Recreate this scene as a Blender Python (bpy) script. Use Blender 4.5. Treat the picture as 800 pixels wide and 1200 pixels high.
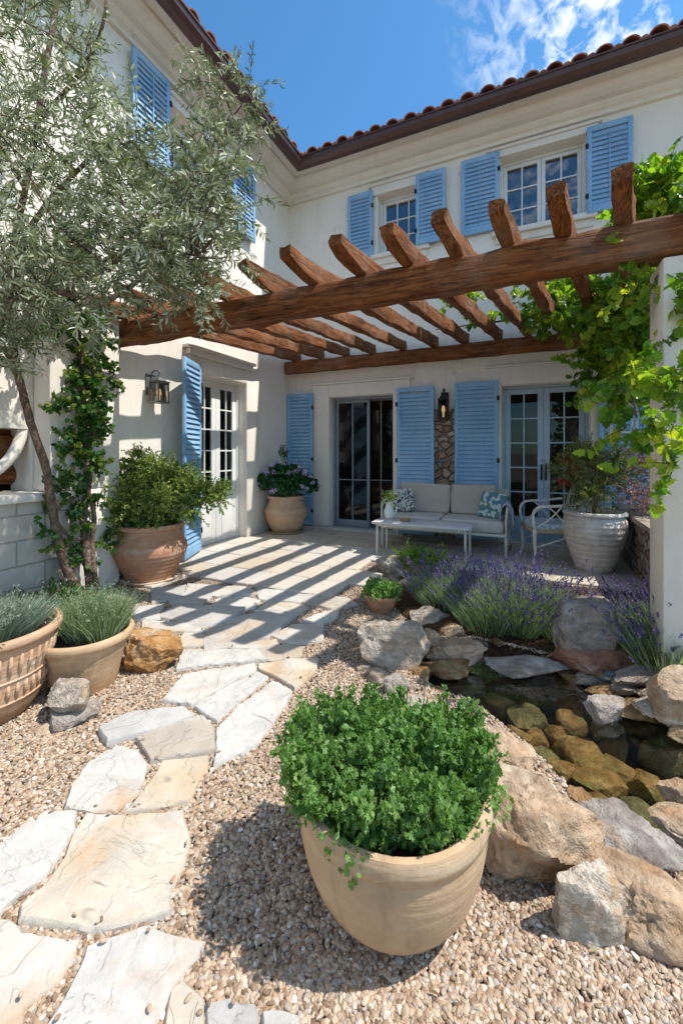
import bpy, bmesh, math, random, re
import numpy as np
from mathutils import Vector, Matrix, noise
from mathutils.geometry import delaunay_2d_cdt
R = math.radians; PI = math.pi
rng = random.Random(7); nr = np.random.default_rng(11)
for o in list(bpy.data.objects): bpy.data.objects.remove(o)
S = bpy.context.scene; COL = S.collection

# ---------------------------------------------------------------- camera
F_PX = 485.0; HC = 1.30; HY = 530.0; TH = math.atan(222/485)
CT, ST = math.cos(TH), math.sin(TH)
cam = bpy.data.cameras.new('camera'); cam_o = bpy.data.objects.new('camera', cam); COL.objects.link(cam_o)
cam_o.location = (0, 0, HC); cam_o.rotation_euler = (R(90), 0, TH)
cam.sensor_fit = 'HORIZONTAL'; cam.sensor_width = 36; cam.lens = F_PX/800*36
cam.shift_y = -(600-HY)/800; cam.clip_start = 0.05; cam.clip_end = 2000
S.camera = cam_o
# ---------------------------------------------------------------- sun, sky, exposure
SUN = Vector((.60, .10, 1.0)).normalized()
SUN_EL = math.asin(SUN.z); SUN_AZ = math.atan2(SUN.x, SUN.y)
sl = bpy.data.lights.new('sun', 'SUN'); so = bpy.data.objects.new('sun', sl); COL.objects.link(so)
sl.energy = 4.7; sl.angle = R(0.53); sl.color = (1, .955, .88)
so.rotation_euler = SUN.to_track_quat('Z', 'Y').to_euler(); so.location = (8, 3, 12)
W = bpy.data.worlds.new("World"); S.world = W; W.use_nodes = True
wn, wl = W.node_tree.nodes, W.node_tree.links; wn.clear()
wo = wn.new('ShaderNodeOutputWorld'); bg = wn.new('ShaderNodeBackground'); bg.inputs[1].default_value = .118
sky = wn.new('ShaderNodeTexSky'); sky.sky_type = 'NISHITA'; sky.sun_disc = False
sky.sun_elevation = SUN_EL; sky.sun_rotation = SUN_AZ; sky.air_density = 1.0; sky.dust_density = .6; sky.ozone_density = 2.0
tc = wn.new('ShaderNodeTexCoord'); sep = wn.new('ShaderNodeSeparateXYZ'); wl.new(tc.outputs['Generated'], sep.inputs[0])
def wmath(op, a, b):
    n = wn.new('ShaderNodeMath'); n.operation = op
    for i, v in enumerate((a, b)):
        if v is None: continue
        if isinstance(v, (int, float)): n.inputs[i].default_value = v
        else: wl.new(v, n.inputs[i])
    return n.outputs[0]
zc = wmath('MAXIMUM', sep.outputs[2], .05)
comb = wn.new('ShaderNodeCombineXYZ')
wl.new(wmath('DIVIDE', sep.outputs[0], zc), comb.inputs[0]); wl.new(wmath('DIVIDE', sep.outputs[1], zc), comb.inputs[1])
n1 = wn.new('ShaderNodeTexNoise'); n1.inputs['Scale'].default_value = 21; n1.inputs['Detail'].default_value = 6; n1.inputs['Roughness'].default_value = .6
n1.inputs['Distortion'].default_value = .5
mp_ = wn.new('ShaderNodeMapping'); mp_.inputs['Scale'].default_value = (1, .62, 1); mp_.inputs['Rotation'].default_value = (0, 0, R(35))
wl.new(comb.outputs[0], mp_.inputs[0]); wl.new(mp_.outputs[0], n1.inputs[0])
n2 = wn.new('ShaderNodeTexNoise'); n2.inputs['Scale'].default_value = 1.6; n2.inputs['Detail'].default_value = 3
wl.new(comb.outputs[0], n2.inputs[0])
# cloud bank lies over the east side of the sky (direction +x)
dotx = wmath('ADD', comb.outputs[0], 0) if False else None
sx = wn.new('ShaderNodeSeparateXYZ'); wl.new(comb.outputs[0], sx.inputs[0])
mr = wn.new('ShaderNodeMapRange'); mr.inputs[1].default_value = -.20; mr.inputs[2].default_value = .06; wl.new(wmath('ADD', sx.outputs[0], 0.0), mr.inputs[0])
cl = wmath('ADD', n1.outputs[0], wmath('MULTIPLY', n2.outputs[0], .35))
cr = wn.new('ShaderNodeMapRange'); cr.inputs[1].default_value = .62; cr.inputs[2].default_value = .84; wl.new(cl, cr.inputs[0])
cfac = wmath('MULTIPLY', wmath('MULTIPLY', cr.outputs[0], mr.outputs[0]), .75)
hs = wn.new('ShaderNodeHueSaturation'); hs.inputs['Saturation'].default_value = 1.15; hs.inputs['Value'].default_value = 1.35
wl.new(sky.outputs[0], hs.inputs['Color'])
tn = wn.new('ShaderNodeMixRGB'); tn.blend_type = 'MULTIPLY'; tn.inputs[0].default_value = 1; wl.new(hs.outputs[0], tn.inputs[1]); tn.inputs[2].default_value = (.73, 1.10, 1.17, 1)
mx = wn.new('ShaderNodeMixRGB'); wl.new(cfac, mx.inputs[0]); wl.new(tn.outputs[0], mx.inputs[1]); mx.inputs[2].default_value = (9.5, 9.7, 10, 1)
wl.new(mx.outputs[0], bg.inputs[0]); wl.new(bg.outputs[0], wo.inputs[0])
S.view_settings.view_transform = 'Standard'; S.view_settings.look = 'None'; S.view_settings.gamma = 1
S.view_settings.exposure = 0.36
S.render.engine = 'CYCLES'; S.cycles.max_bounces = 8; S.cycles.transparent_max_bounces = 24

# ---------------------------------------------------------------- where a spot of the photograph lies in the place
def ray(x, y):
    u = (x-400)/F_PX; v = (HY-y)/F_PX
    return Vector((u*CT-ST, u*ST+CT, v))
def G(x, y, z=0.0):
    r = ray(x, y); k = (z-HC)/r.z; return Vector((k*r.x, k*r.y, z))
def D(x, y, Z): return Vector((0, 0, HC)) + ray(x, y)*Z
def depth(p): return -ST*p.x + CT*p.y

# ---------------------------------------------------------------- object helpers
def tag(o, label=None, cat=None, group=None, kind=None):
    if label: o['label'] = label
    if cat: o['category'] = cat
    if group: o['group'] = group
    if kind: o['kind'] = kind
    return o
def empty(name, loc=(0, 0, 0), rz=0):
    o = bpy.data.objects.new(name, None); o.empty_display_size = .1; COL.objects.link(o)
    o.location = loc; o.rotation_euler = (0, 0, rz); return o
class MB:
    def __init__(s): s.v = []; s.f = []; s.r = []; s.M = None; s.tagv = 0.0
    def add(s, vs, fs, M=None, r=None):
        b = len(s.v)
        if M is not None: vs = [M @ Vector(p) for p in vs]
        s.v += [tuple(p) for p in vs]; s.f += [tuple(i+b for i in f) for f in fs]
        s.r += [(s.tagv if r is None else r)]*len(fs); return s
    def box(s, x0, x1, y0, y1, z0, z1, M=None, bev=0, r=None):
        if bev <= 0:
            v = [(x, y, z) for x in (x0, x1) for y in (y0, y1) for z in (z0, z1)]
            return s.add(v, [(0, 1, 3, 2), (4, 6, 7, 5), (0, 4, 5, 1), (2, 3, 7, 6), (0, 2, 6, 4), (1, 5, 7, 3)], M, r)
        bm = bmesh.new(); bmesh.ops.create_cube(bm, size=1)
        for q in bm.verts: q.co = Vector(((x0+x1)/2+q.co.x*(x1-x0), (y0+y1)/2+q.co.y*(y1-y0), (z0+z1)/2+q.co.z*(z1-z0)))
        bmesh.ops.bevel(bm, geom=bm.edges[:], offset=bev, segments=2, affect='EDGES', profile=.5)
        s.bm(bm, M, r); return s
    def bm(s, bm, M=None, r=None):
        bm.verts.ensure_lookup_table(); bm.verts.index_update()
        s.add([v.co.copy() for v in bm.verts], [[v.index for v in f.verts] for f in bm.faces], M, r); bm.free()
    def tube(s, pts, rad, n=8, M=None, r=None, cap=True, wob=0):
        pts = [Vector(p) for p in pts]; m = len(pts)
        rad = [rad]*m if isinstance(rad, (int, float)) else rad
        vs, fs = [], []
        up = Vector((.13, .21, .97)); t0 = (pts[1]-pts[0]).normalized(); a = t0.cross(up)
        if a.length < .1: a = t0.cross(Vector((1, 0, 0)))
        a.normalize()
        for i in range(m):
            t = (pts[min(i+1, m-1)]-pts[max(i-1, 0)]).normalized()
            a = (a - t*a.dot(t)).normalized(); b = t.cross(a)
            for k in range(n):
                w = 1 + (wob*(noise.noise(Vector((i*.6, k*1.3, rad[0]*100)))) if wob else 0)
                c = 2*PI*k/n; vs.append(pts[i] + (a*math.cos(c)+b*math.sin(c))*rad[i]*w)
        for i in range(m-1):
            for k in range(n):
                k2 = (k+1) % n; fs.append((i*n+k, i*n+k2, (i+1)*n+k2, (i+1)*n+k))
        if cap: fs.append(tuple(range(n))[::-1]); fs.append(tuple((m-1)*n+k for k in range(n)))
        return s.add(vs, fs, M, r)
    def lathe(s, prof, n=48, M=None, wob=0, seed=0):
        vs, fs = [], []
        for i, (r_, z) in enumerate(prof):
            for k in range(n):
                c = 2*PI*k/n; w = 1+wob*noise.noise(Vector((math.cos(c)*1.2, math.sin(c)*1.2, z*6+seed)))
                vs.append((r_*w*math.cos(c), r_*w*math.sin(c), z))
        for i in range(len(prof)-1):
            for k in range(n):
                k2 = (k+1) % n; fs.append((i*n+k, i*n+k2, (i+1)*n+k2, (i+1)*n+k))
        return s.add(vs, fs, M)
    def prism(s, poly, z0, z1, M=None):
        n = len(poly); vs = [(p[0], p[1], z0) for p in poly]+[(p[0], p[1], z1) for p in poly]
        return s.add(vs, [tuple(range(n))[::-1], tuple(range(n, 2*n))]+[(i, (i+1) % n, n+(i+1) % n, n+i) for i in range(n)], M)
    def build(s, name, mat, parent=None, smooth=False, loc=None, rot=None, rnd=False, sharp=None):
        me = bpy.data.meshes.new(name); me.from_pydata(s.v, [], s.f)
        if rnd or any(s.r):
            at = me.attributes.new('rnd', 'FLOAT', 'FACE'); at.data.foreach_set('value', np.array(s.r, dtype=np.float32))
        me.materials.append(mat); me.update()
        if smooth:
            me.polygons.foreach_set('use_smooth', [True]*len(me.polygons))
            if sharp: me.set_sharp_from_angle(angle=R(sharp))
        o = bpy.data.objects.new(name, me); COL.objects.link(o)
        if loc is not None: o.location = loc
        if rot is not None: o.rotation_euler = rot
        if parent: o.parent = parent
        return o
def Mx(loc=(0, 0, 0), rz=0, rx=0, ry=0, sc=None):
    m = Matrix.Translation(loc) @ Matrix.Rotation(rz, 4, 'Z') @ Matrix.Rotation(ry, 4, 'Y') @ Matrix.Rotation(rx, 4, 'X')
    if sc: m = m @ Matrix.Diagonal((*sc, 1))
    return m
def spline(pts, n=6):
    pts = [Vector(p) for p in pts]; out = []
    for i in range(len(pts)-1):
        p0 = pts[max(i-1, 0)]; p1 = pts[i]; p2 = pts[i+1]; p3 = pts[min(i+2, len(pts)-1)]
        for k in range(n):
            t = k/n; out.append(.5*((2*p1)+(p2-p0)*t+(2*p0-5*p1+4*p2-p3)*t*t+(3*p1-p0-3*p2+p3)*t**3))
    return out+[pts[-1]]

# ---------------------------------------------------------------- materials
class NT:
    def __init__(s, name):
        s.m = bpy.data.materials.new(name); s.m.use_nodes = True; s.t = s.m.node_tree; s.n = s.t.nodes; s.l = s.t.links
        s.n.clear(); s.out = s.n.new('ShaderNodeOutputMaterial'); s.bs = s.n.new('ShaderNodeBsdfPrincipled')
        s.l.new(s.bs.outputs[0], s.out.inputs[0])
    def new(s, t, **k):
        n = s.n.new(t)
        for a, b in k.items():
            if a.startswith('_'): setattr(n, a[1:], b)
            else:
                key = a.replace('__', ' ')
                s.put(n.inputs[key], b)
        return n
    def put(s, i, v):
        if hasattr(v, 'is_linked') or isinstance(v, bpy.types.NodeSocket): s.l.new(v, i)
        else:
            if isinstance(v, tuple) and len(v) == 3 and i.type == 'RGBA': v = (*v, 1)
            i.default_value = v
    def pos(s, scale=(1, 1, 1), rot=(0, 0, 0), obj=False):
        c = s.new('ShaderNodeTexCoord').outputs['Object'] if obj else s.new('ShaderNodeNewGeometry').outputs['Position']
        m = s.new('ShaderNodeMapping'); s.l.new(c, m.inputs[0]); m.inputs['Scale'].default_value = scale; m.inputs['Rotation'].default_value = rot
        return m.outputs[0]
    def noise(s, vec, scale, detail=5, rough=.55, dist=0):
        n = s.new('ShaderNodeTexNoise'); s.put(n.inputs['Vector'], vec)
        n.inputs['Scale'].default_value = scale; n.inputs['Detail'].default_value = detail; n.inputs['Roughness'].default_value = rough
        n.inputs['Distortion'].default_value = dist; return n.outputs[0]
    def vor(s, vec, scale, feat='F1', out=0, rand=1):
        n = s.new('ShaderNodeTexVoronoi', _feature=feat); s.put(n.inputs['Vector'], vec); n.inputs['Scale'].default_value = scale
        n.inputs['Randomness'].default_value = rand; return n.outputs[out]
    def ramp(s, fac, stops, interp='LINEAR'):
        n = s.new('ShaderNodeValToRGB'); s.put(n.inputs[0], fac); cr = n.color_ramp; cr.interpolation = interp
        while len(cr.elements) < len(stops): cr.elements.new(.5)
        for e, (p, c) in zip(cr.elements, stops):
            e.position = p; e.color = (*c, 1) if not isinstance(c, (int, float)) else (c, c, c, 1)
        return n.outputs[0]
    def mix(s, f, a, b, mode='MIX'):
        n = s.new('ShaderNodeMixRGB', _blend_type=mode); s.put(n.inputs[0], f); s.put(n.inputs[1], a); s.put(n.inputs[2], b); return n.outputs[0]
    def math(s, op, a, b=0.0, c=None):
        n = s.new('ShaderNodeMath', _operation=op); s.put(n.inputs[0], a); s.put(n.inputs[1], b); return n.outputs[0]
    def bump(s, h, strength=.5, dist=.01, prev=None):
        n = s.new('ShaderNodeBump'); s.put(n.inputs['Height'], h); n.inputs['Strength'].default_value = strength; n.inputs['Distance'].default_value = dist
        if prev is not None: s.l.new(prev, n.inputs['Normal'])
        return n.outputs[0]
    def fin(s, col, rough=.8, nrm=None, spec=.5, **k):
        s.put(s.bs.inputs['Base Color'], col); s.put(s.bs.inputs['Roughness'], rough)
        s.bs.inputs['Specular IOR Level'].default_value = spec
        if nrm is not None: s.l.new(nrm, s.bs.inputs['Normal'])
        for a, b in k.items(): s.put(s.bs.inputs[a.replace('__', ' ')], b)
        return s.m

def m_stucco(name, c1, c2, bump=.35):
    t = NT(name); p = t.pos()
    col = t.ramp(t.noise(p, 1.1, 6, .6), [(.3, c1), (.7, c2)])
    col = t.mix(t.math('MULTIPLY', t.ramp(t.noise(t.pos((3, 3, .5)), 1.6, 5, .7), [(.52, 0), (.75, 1)]), .22), col, (.42, .37, .30))
    zz = t.new('ShaderNodeSeparateXYZ'); t.l.new(t.new('ShaderNodeNewGeometry').outputs['Position'], zz.inputs[0])
    sp = t.math('ADD', t.math('MULTIPLY', zz.outputs[2], -1.6), t.math('MULTIPLY', t.noise(p, 9, 5, .7), 1.1))
    col = t.mix(t.math('MULTIPLY', t.ramp(sp, [(.25, 0), (.7, 1)]), .45), col, (.33, .26, .19))
    ck = t.ramp(t.noise(p, 1.4, 4, .5, 1.5), [(.494, 0), (.5, 1), (.506, 0)]); ck = t.math('MULTIPLY', ck, t.ramp(t.noise(p, .9, 2), [(.5, 0), (.6, 1)]))
    col = t.mix(t.math('MULTIPLY', ck, .3), col, (.30, .26, .21))
    h = t.math('ADD', t.math('MULTIPLY', t.noise(p, 7, 4), 1.2), t.math('MULTIPLY', t.noise(p, 60, 4), .35))
    return t.fin(col, .92, t.bump(h, bump, .012), .2)
def m_rock(name, cols, scale=5, spots=None, bump=1.0, rough=.85):
    t = NT(name); p = t.pos(); oi = t.new('ShaderNodeObjectInfo').outputs['Random']
    w = t.new('ShaderNodeVectorMath', _operation='ADD'); t.l.new(p, w.inputs[0])
    cmb = t.new('ShaderNodeCombineXYZ'); t.put(cmb.inputs[0], t.math('MULTIPLY', oi, 17)); t.put(cmb.inputs[2], t.math('MULTIPLY', oi, 5)); t.l.new(cmb.outputs[0], w.inputs[1])
    p = w.outputs[0]
    a = t.noise(p, scale, 8, .62, .8)
    n = len(cols); col = t.ramp(a, [(.30+.42*i/(n-1), c) for i, c in enumerate(cols)])
    col = t.mix(t.ramp(t.noise(p, scale*4, 6, .65), [(.35, .55), (.62, 0)]), col, tuple(x*.55 for x in cols[0]))
    if spots: col = t.mix(t.math('MULTIPLY', t.ramp(t.noise(p, scale*1.7, 5, .6, 1), [(.55, 0), (.68, 1)]), .8), col, spots)
    h = t.math('ADD', t.noise(p, scale*2.2, 9, .65, .4), t.math('MULTIPLY', t.vor(p, scale*5), -.25))
    h = t.math('ADD', h, t.math('MULTIPLY', t.noise(p, scale*18, 4), .22))
    return t.fin(col, rough, t.bump(h, bump, .05), .25)
def m_wood(name, axis, dark=1.0):
    t = NT(name); sc = {'x': (1.3, 26, 26), 'y': (26, 1.3, 26), 'z': (26, 26, 1.3)}[axis]
    p = t.pos(sc); a = t.noise(p, 1.5, 8, .65, 1.2)
    col = t.ramp(a, [(.28, (.035*dark, .013*dark, .006*dark)), (.45, (.15*dark, .05*dark, .015*dark)), (.6, (.28*dark, .10*dark, .030*dark)), (.8, (.38*dark, .185*dark, .085*dark))])
    crack = t.ramp(t.noise(t.pos(tuple(q*.5 for q in sc)), 1.7, 4, .6, .4), [(.47, 0), (.495, 1), (.505, 1), (.53, 0)])
    big = t.ramp(t.noise(t.pos(), 4, 4), [(.4, 0), (.65, 1)])
    col = t.mix(t.math('MULTIPLY', crack, t.math('MULTIPLY', big, .85)), col, (.02, .009, .005))
    col = t.mix(t.ramp(t.noise(t.pos(), 2.2, 6, .7), [(.48, 0), (.75, .6)]), col, (.33, .23, .16))
    h = t.math('SUBTRACT', t.math('MULTIPLY', a, 1.0), t.math('MULTIPLY', crack, t.math('MULTIPLY', big, .6)))
    return t.fin(col, .78, t.bump(h, .8, .015), .25)
def m_plain(name, c, rough=.5, metal=0, var=.15, scale=8, bump=0, spec=.5):
    t = NT(name); p = t.pos()
    col = t.ramp(t.noise(p, scale, 5, .6), [(.3, tuple(x*(1-var) for x in c)), (.7, tuple(min(1, x*(1+var)) for x in c))])
    nm = t.bump(t.noise(p, scale*12, 4), bump, .004) if bump else None
    t.fin(col, rough, nm, spec); t.bs.inputs['Metallic'].default_value = metal; return t.m
def m_leaf(name, cols, trans=.35, rough=.45, spec=.4, tcol=None):
    t = NT(name); a = t.new('ShaderNodeAttribute', _attribute_name='rnd').outputs['Fac']
    n = len(cols); col = t.ramp(a, [(i/(n-1), c) for i, c in enumerate(cols)])
    t.fin(col, rough, None, spec)
    tr = t.new('ShaderNodeBsdfTranslucent'); t.put(tr.inputs[0], t.mix(1.0, col, tcol or (1.5, 1.7, .6), 'MULTIPLY'))
    ms = t.new('ShaderNodeMixShader'); ms.inputs[0].default_value = trans
    t.l.new(t.bs.outputs[0], ms.inputs[1]); t.l.new(tr.outputs[0], ms.inputs[2]); t.l.new(ms.outputs[0], t.out.inputs[0]); return t.m
def m_terra(name, c, stain, ring=0, streak=.5, stain_amt=.6, bump=.3):
    t = NT(name); p = t.pos(obj=True)
    col = t.ramp(t.noise(p, 4, 7, .65), [(.3, tuple(x*.78 for x in c)), (.7, tuple(min(1, x*1.12) for x in c))])
    s1 = t.ramp(t.noise(t.pos((1, 1, 3.2), obj=True), 3.2, 7, .68, .6), [(.5, 0), (.66, 1)])
    col = t.mix(t.math('MULTIPLY', s1, stain_amt), col, stain)
    s2 = t.ramp(t.noise(t.pos((9, 9, 1.1), obj=True), 1.8, 5, .6), [(.52, 0), (.7, 1)])
    col = t.mix(t.math('MULTIPLY', s2, streak*.5), col, tuple(x*.5 for x in c))
    sp = t.ramp(t.vor(p, 38), [(.0, 1), (.07, 0)])
    spm = t.math('MULTIPLY', sp, t.ramp(t.noise(p, 11, 2), [(.58, 0), (.62, 1)]))
    col = t.mix(spm, col, (.06, .035, .02))
    zf = t.new('ShaderNodeSeparateXYZ'); t.l.new(p, zf.inputs[0])
    ft = t.math('ADD', t.math('MULTIPLY', zf.outputs[2], -3.2), t.math('MULTIPLY', t.noise(p, 6, 5, .7), 1.2))
    col = t.mix(t.math('MULTIPLY', t.ramp(ft, [(.30, 0), (.55, 1)]), .6), col, (.27, .15, .07))
    h = t.math('ADD', t.noise(p, 30, 5, .6), t.math('MULTIPLY', t.noise(t.pos((1, 1, 14), obj=True), 4, 3), 1.2))
    if ring:
        sep_ = t.new('ShaderNodeSeparateXYZ'); t.l.new(p, sep_.inputs[0])
        h = t.math('ADD', h, t.math('MULTIPLY', t.math('SINE', t.math('MULTIPLY', sep_.outputs[2], ring)), .35))
    h = t.math('SUBTRACT', h, t.math('MULTIPLY', spm, 1.5))
    return t.fin(col, .82, t.bump(h, bump, .008), .25)
def m_flag():
    t = NT('flagstone'); p = t.pos(); oi = t.new('ShaderNodeObjectInfo').outputs['Random']
    cmb = t.new('ShaderNodeCombineXYZ'); t.put(cmb.inputs[2], t.math('MULTIPLY', oi, 9))
    w = t.new('ShaderNodeVectorMath', _operation='ADD'); t.l.new(p, w.inputs[0]); t.l.new(cmb.outputs[0], w.inputs[1]); p = w.outputs[0]
    tint = t.new('ShaderNodeAttribute', _attribute_name='rnd').outputs['Fac']
    base = t.ramp(tint, [(0, (.50, .48, .45)), (.3, (.52, .48, .415)), (.55, (.55, .45, .32)), (.75, (.40, .33, .25)), (1, (.40, .40, .40))])
    col = t.mix(t.ramp(t.noise(p, 2.6, 7, .62, .8), [(.35, 0), (.68, .75)]), base, (.53, .505, .475))
    col = t.mix(t.math('MULTIPLY', t.ramp(t.noise(p, 1.9, 6, .6, 1.2), [(.54, 0), (.70, 1)]), .75), col, (.46, .30, .16))
    col = t.mix(t.math('MULTIPLY', t.ramp(t.noise(p, 7, 8, .7, .6), [(.45, 0), (.75, 1)]), .6), col, (.30, .28, .265))
    n3 = t.noise(t.pos((1, 2.2, 1)), 1.6, 3, .4, .5)
    crack = t.ramp(n3, [(.488, 0), (.5, 1), (.503, 1), (.515, 0)])
    crack = t.math('MULTIPLY', crack, t.ramp(t.noise(p, 4, 2), [(.62, 0), (.68, 1)]))
    col = t.mix(t.math('MULTIPLY', crack, .5), col, (.10, .07, .05))
    terr = t.ramp(t.noise(p, 3.4, 5, .6, .9), [(.2, 0), (.4, .3), (.42, .5), (.55, .6), (.565, .85), (.8, 1)])
    h = t.math('ADD', t.math('MULTIPLY', terr, .8), t.math('MULTIPLY', t.noise(p, 22, 8, .7), .45))
    h = t.math('SUBTRACT', h, t.math('MULTIPLY', crack, .25))
    return t.fin(col, .85, t.bump(h, .75, .02), .25)
def m_glass(name, refl, tint=(.02, .025, .03), alpha=.35):
    t = NT(name); gl = t.new('ShaderNodeBsdfGlossy'); gl.inputs['Roughness'].default_value = .02; gl.inputs[0].default_value = (.9, .95, 1, 1)
    tr = t.new('ShaderNodeBsdfTransparent'); tr.inputs[0].default_value = (*[alpha]*3, 1)
    fr = t.new('ShaderNodeFresnel'); fr.inputs[0].default_value = refl
    t.put(fr.inputs['Normal'], t.bump(t.noise(t.pos(), 3, 2), .06, .05))
    ms = t.new('ShaderNodeMixShader'); t.l.new(fr.outputs[0], ms.inputs[0]); t.l.new(tr.outputs[0], ms.inputs[1]); t.l.new(gl.outputs[0], ms.inputs[2])
    t.l.new(ms.outputs[0], t.out.inputs[0]); return t.m
def m_water():
    t = NT('water'); gl = t.new('ShaderNodeBsdfGlossy'); gl.inputs['Roughness'].default_value = .015
    tr = t.new('ShaderNodeBsdfTransparent'); tr.inputs[0].default_value = (.82, .83, .69, 1)
    nm = t.bump(t.noise(t.pos(), 9, 3, .5, .6), 0.12, .02)
    fr = t.new('ShaderNodeFresnel'); fr.inputs[0].default_value = 1.12; t.put(fr.inputs['Normal'], nm); t.put(gl.inputs['Normal'], nm)
    ms = t.new('ShaderNodeMixShader'); t.l.new(fr.outputs[0], ms.inputs[0]); t.l.new(tr.outputs[0], ms.inputs[1]); t.l.new(gl.outputs[0], ms.inputs[2])
    t.l.new(ms.outputs[0], t.out.inputs[0]); return t.m
def m_ground():
    t = NT('gravel_ground'); p = t.pos()
    c = t.vor(p, 62, out=1); sepc = t.new('ShaderNodeSeparateColor'); t.l.new(c, sepc.inputs[0])
    col = t.ramp(sepc.outputs[0], [(0, (.18, .12, .08)), (.4, (.34, .25, .17)), (.7, (.45, .36, .27)), (1, (.5, .47, .43))])
    d = t.vor(p, 62); col = t.mix(t.ramp(d, [(.35, 0), (.6, .8)]), col, (.07, .05, .035))
    far = t.ramp(t.noise(p, .35, 3), [(.4, 0), (.6, .5)]); col = t.mix(far, col, (.33, .25, .17))
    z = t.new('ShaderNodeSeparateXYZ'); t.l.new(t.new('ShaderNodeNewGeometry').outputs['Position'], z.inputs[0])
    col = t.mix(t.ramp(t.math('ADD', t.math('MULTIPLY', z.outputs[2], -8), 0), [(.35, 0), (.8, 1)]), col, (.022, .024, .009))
    return t.fin(col, .9, t.bump(d, -.9, .02), .2)
def m_soil():
    t = NT('bark_mulch'); p = t.pos()
    col = t.ramp(t.noise(p, 40, 7, .7), [(.3, (.03, .018, .01)), (.55, (.10, .055, .03)), (.8, (.2, .12, .07))])
    return t.fin(col, .95, t.bump(t.math('ADD', t.noise(p, 55, 6, .7), t.vor(p, 45)), 1, .02), .1)
def m_veneer():
    t = NT('stone_veneer'); p = t.pos((1, 1, 1.15)); w = t.new('ShaderNodeVectorMath', _operation='ADD'); t.l.new(p, w.inputs[0])
    nn = t.new('ShaderNodeTexNoise'); t.l.new(p, nn.inputs[0]); nn.inputs['Scale'].default_value = 6
    sc = t.new('ShaderNodeVectorMath', _operation='SCALE'); t.l.new(nn.outputs['Color'], sc.inputs[0]); sc.inputs['Scale'].default_value = .09; t.l.new(sc.outputs[0], w.inputs[1]); p = w.outputs[0]
    c = t.vor(p, 7.5, out=1); s_ = t.new('ShaderNodeSeparateColor'); t.l.new(c, s_.inputs[0])
    col = t.ramp(s_.outputs[1], [(0, (.19, .105, .06)), (.35, (.36, .23, .14)), (.6, (.42, .27, .19)), (.8, (.40, .35, .31)), (1, (.5, .42, .34))])
    col = t.mix(.35, col, t.ramp(t.noise(p, 22, 6), [(.3, (.15, .09, .05)), (.7, (.55, .45, .35))]))
    e = t.vor(p, 7.5, 'DISTANCE_TO_EDGE'); joint = t.ramp(e, [(.02, 1), (.055, 0)]); col = t.mix(joint, col, (.16, .13, .10))
    return t.fin(col, .85, t.bump(t.math('ADD', t.ramp(e, [(0, 0), (.14, 1)]), t.math('MULTIPLY', t.noise(p, 25, 5), .4)), 1, .04), .2)
def m_block():
    t = NT('limestone_blocks'); g = t.new('ShaderNodeNewGeometry').outputs['Position']
    s_ = t.new('ShaderNodeSeparateXYZ'); t.l.new(g, s_.inputs[0]); c_ = t.new('ShaderNodeCombineXYZ')
    t.put(c_.inputs[0], s_.outputs[1]); t.put(c_.inputs[1], s_.outputs[2])
    b = t.new('ShaderNodeTexBrick'); t.l.new(c_.outputs[0], b.inputs[0]); b.inputs['Scale'].default_value = 1
    b.inputs['Brick Width'].default_value = .42; b.inputs['Row Height'].default_value = .2; b.inputs['Mortar Size'].default_value = .008; b.inputs['Mortar Smooth'].default_value = .4
    b.inputs['Color1'].default_value = (.62, .56, .48, 1); b.inputs['Color2'].default_value = (.54, .50, .45, 1); b.inputs['Mortar'].default_value = (.40, .36, .30, 1)
    col = t.mix(t.ramp(t.noise(g, 5, 6, .65), [(.4, 0), (.75, .5)]), b.outputs[0], (.38, .33, .27))
    h = t.math('ADD', t.math('MULTIPLY', b.outputs['Fac'], -1.2), t.math('MULTIPLY', t.noise(g, 24, 5), .6))
    return t.fin(col, .9, t.bump(h, .7, .012), .2)
def m_paver():
    t = NT('patio_slabs'); p = t.pos(); a = t.new('ShaderNodeAttribute', _attribute_name='rnd').outputs['Fac']
    col = t.ramp(a, [(0, (.46, .44, .41)), (.35, (.52, .47, .40)), (.7, (.46, .385, .30)), (1, (.50, .48, .45))])
    col = t.mix(t.ramp(t.noise(p, 3, 7, .65, .8), [(.4, 0), (.75, .6)]), col, (.45, .38, .30))
    col = t.mix(t.ramp(t.noise(p, 1.2, 4), [(.5, 0), (.8, .4)]), col, (.68, .65, .6))
    return t.fin(col, .8, t.bump(t.noise(p, 14, 7, .65), .4, .01), .3)

M = {}
M['stucco'] = m_stucco('stucco', (.75, .69, .61), (.83, .775, .70))
M['trim'] = m_stucco('trim_plaster', (.70, .64, .56), (.77, .72, .65), .12)
t = NT('blue_shutter_paint'); p = t.pos((1, 1, 1)); c = t.ramp(t.noise(t.pos((1, 1, .5)), 3, 6, .65), [(.3, (.18, .35, .56)), (.5, (.235, .415, .62)), (.72, (.32, .475, .64))])
c = t.mix(t.math('MULTIPLY', t.ramp(t.noise(p, 26, 6, .75), [(.60, 0), (.66, 1)]), .45), c, (.42, .45, .46)); c = t.mix(t.math('MULTIPLY', t.ramp(t.noise(p, 7, 5, .7), [(.55, 0), (.8, 1)]), .35), c, (.12, .16, .20))
M['blue'] = t.fin(c, .6, t.bump(t.noise(t.pos((1, 1, 6)), 20, 4), .25, .004), .35)
M['blue_grey'] = m_plain('blue_grey_paint', (.36, .45, .54), .5, var=.08, scale=4)
M['door_grey'] = m_plain('grey_door_frame', (.22, .25, .28), .5, var=.08, scale=4)
M['white_paint'] = m_plain('white_paint', (.70, .70, .68), .45, var=.06, scale=4)
M['wood_x'] = m_wood('timber_beam', 'x'); M['wood_y'] = m_wood('timber_rafter', 'y', 1.0); M['wood_end'] = m_wood('timber_log', 'y', 1.15)
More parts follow.
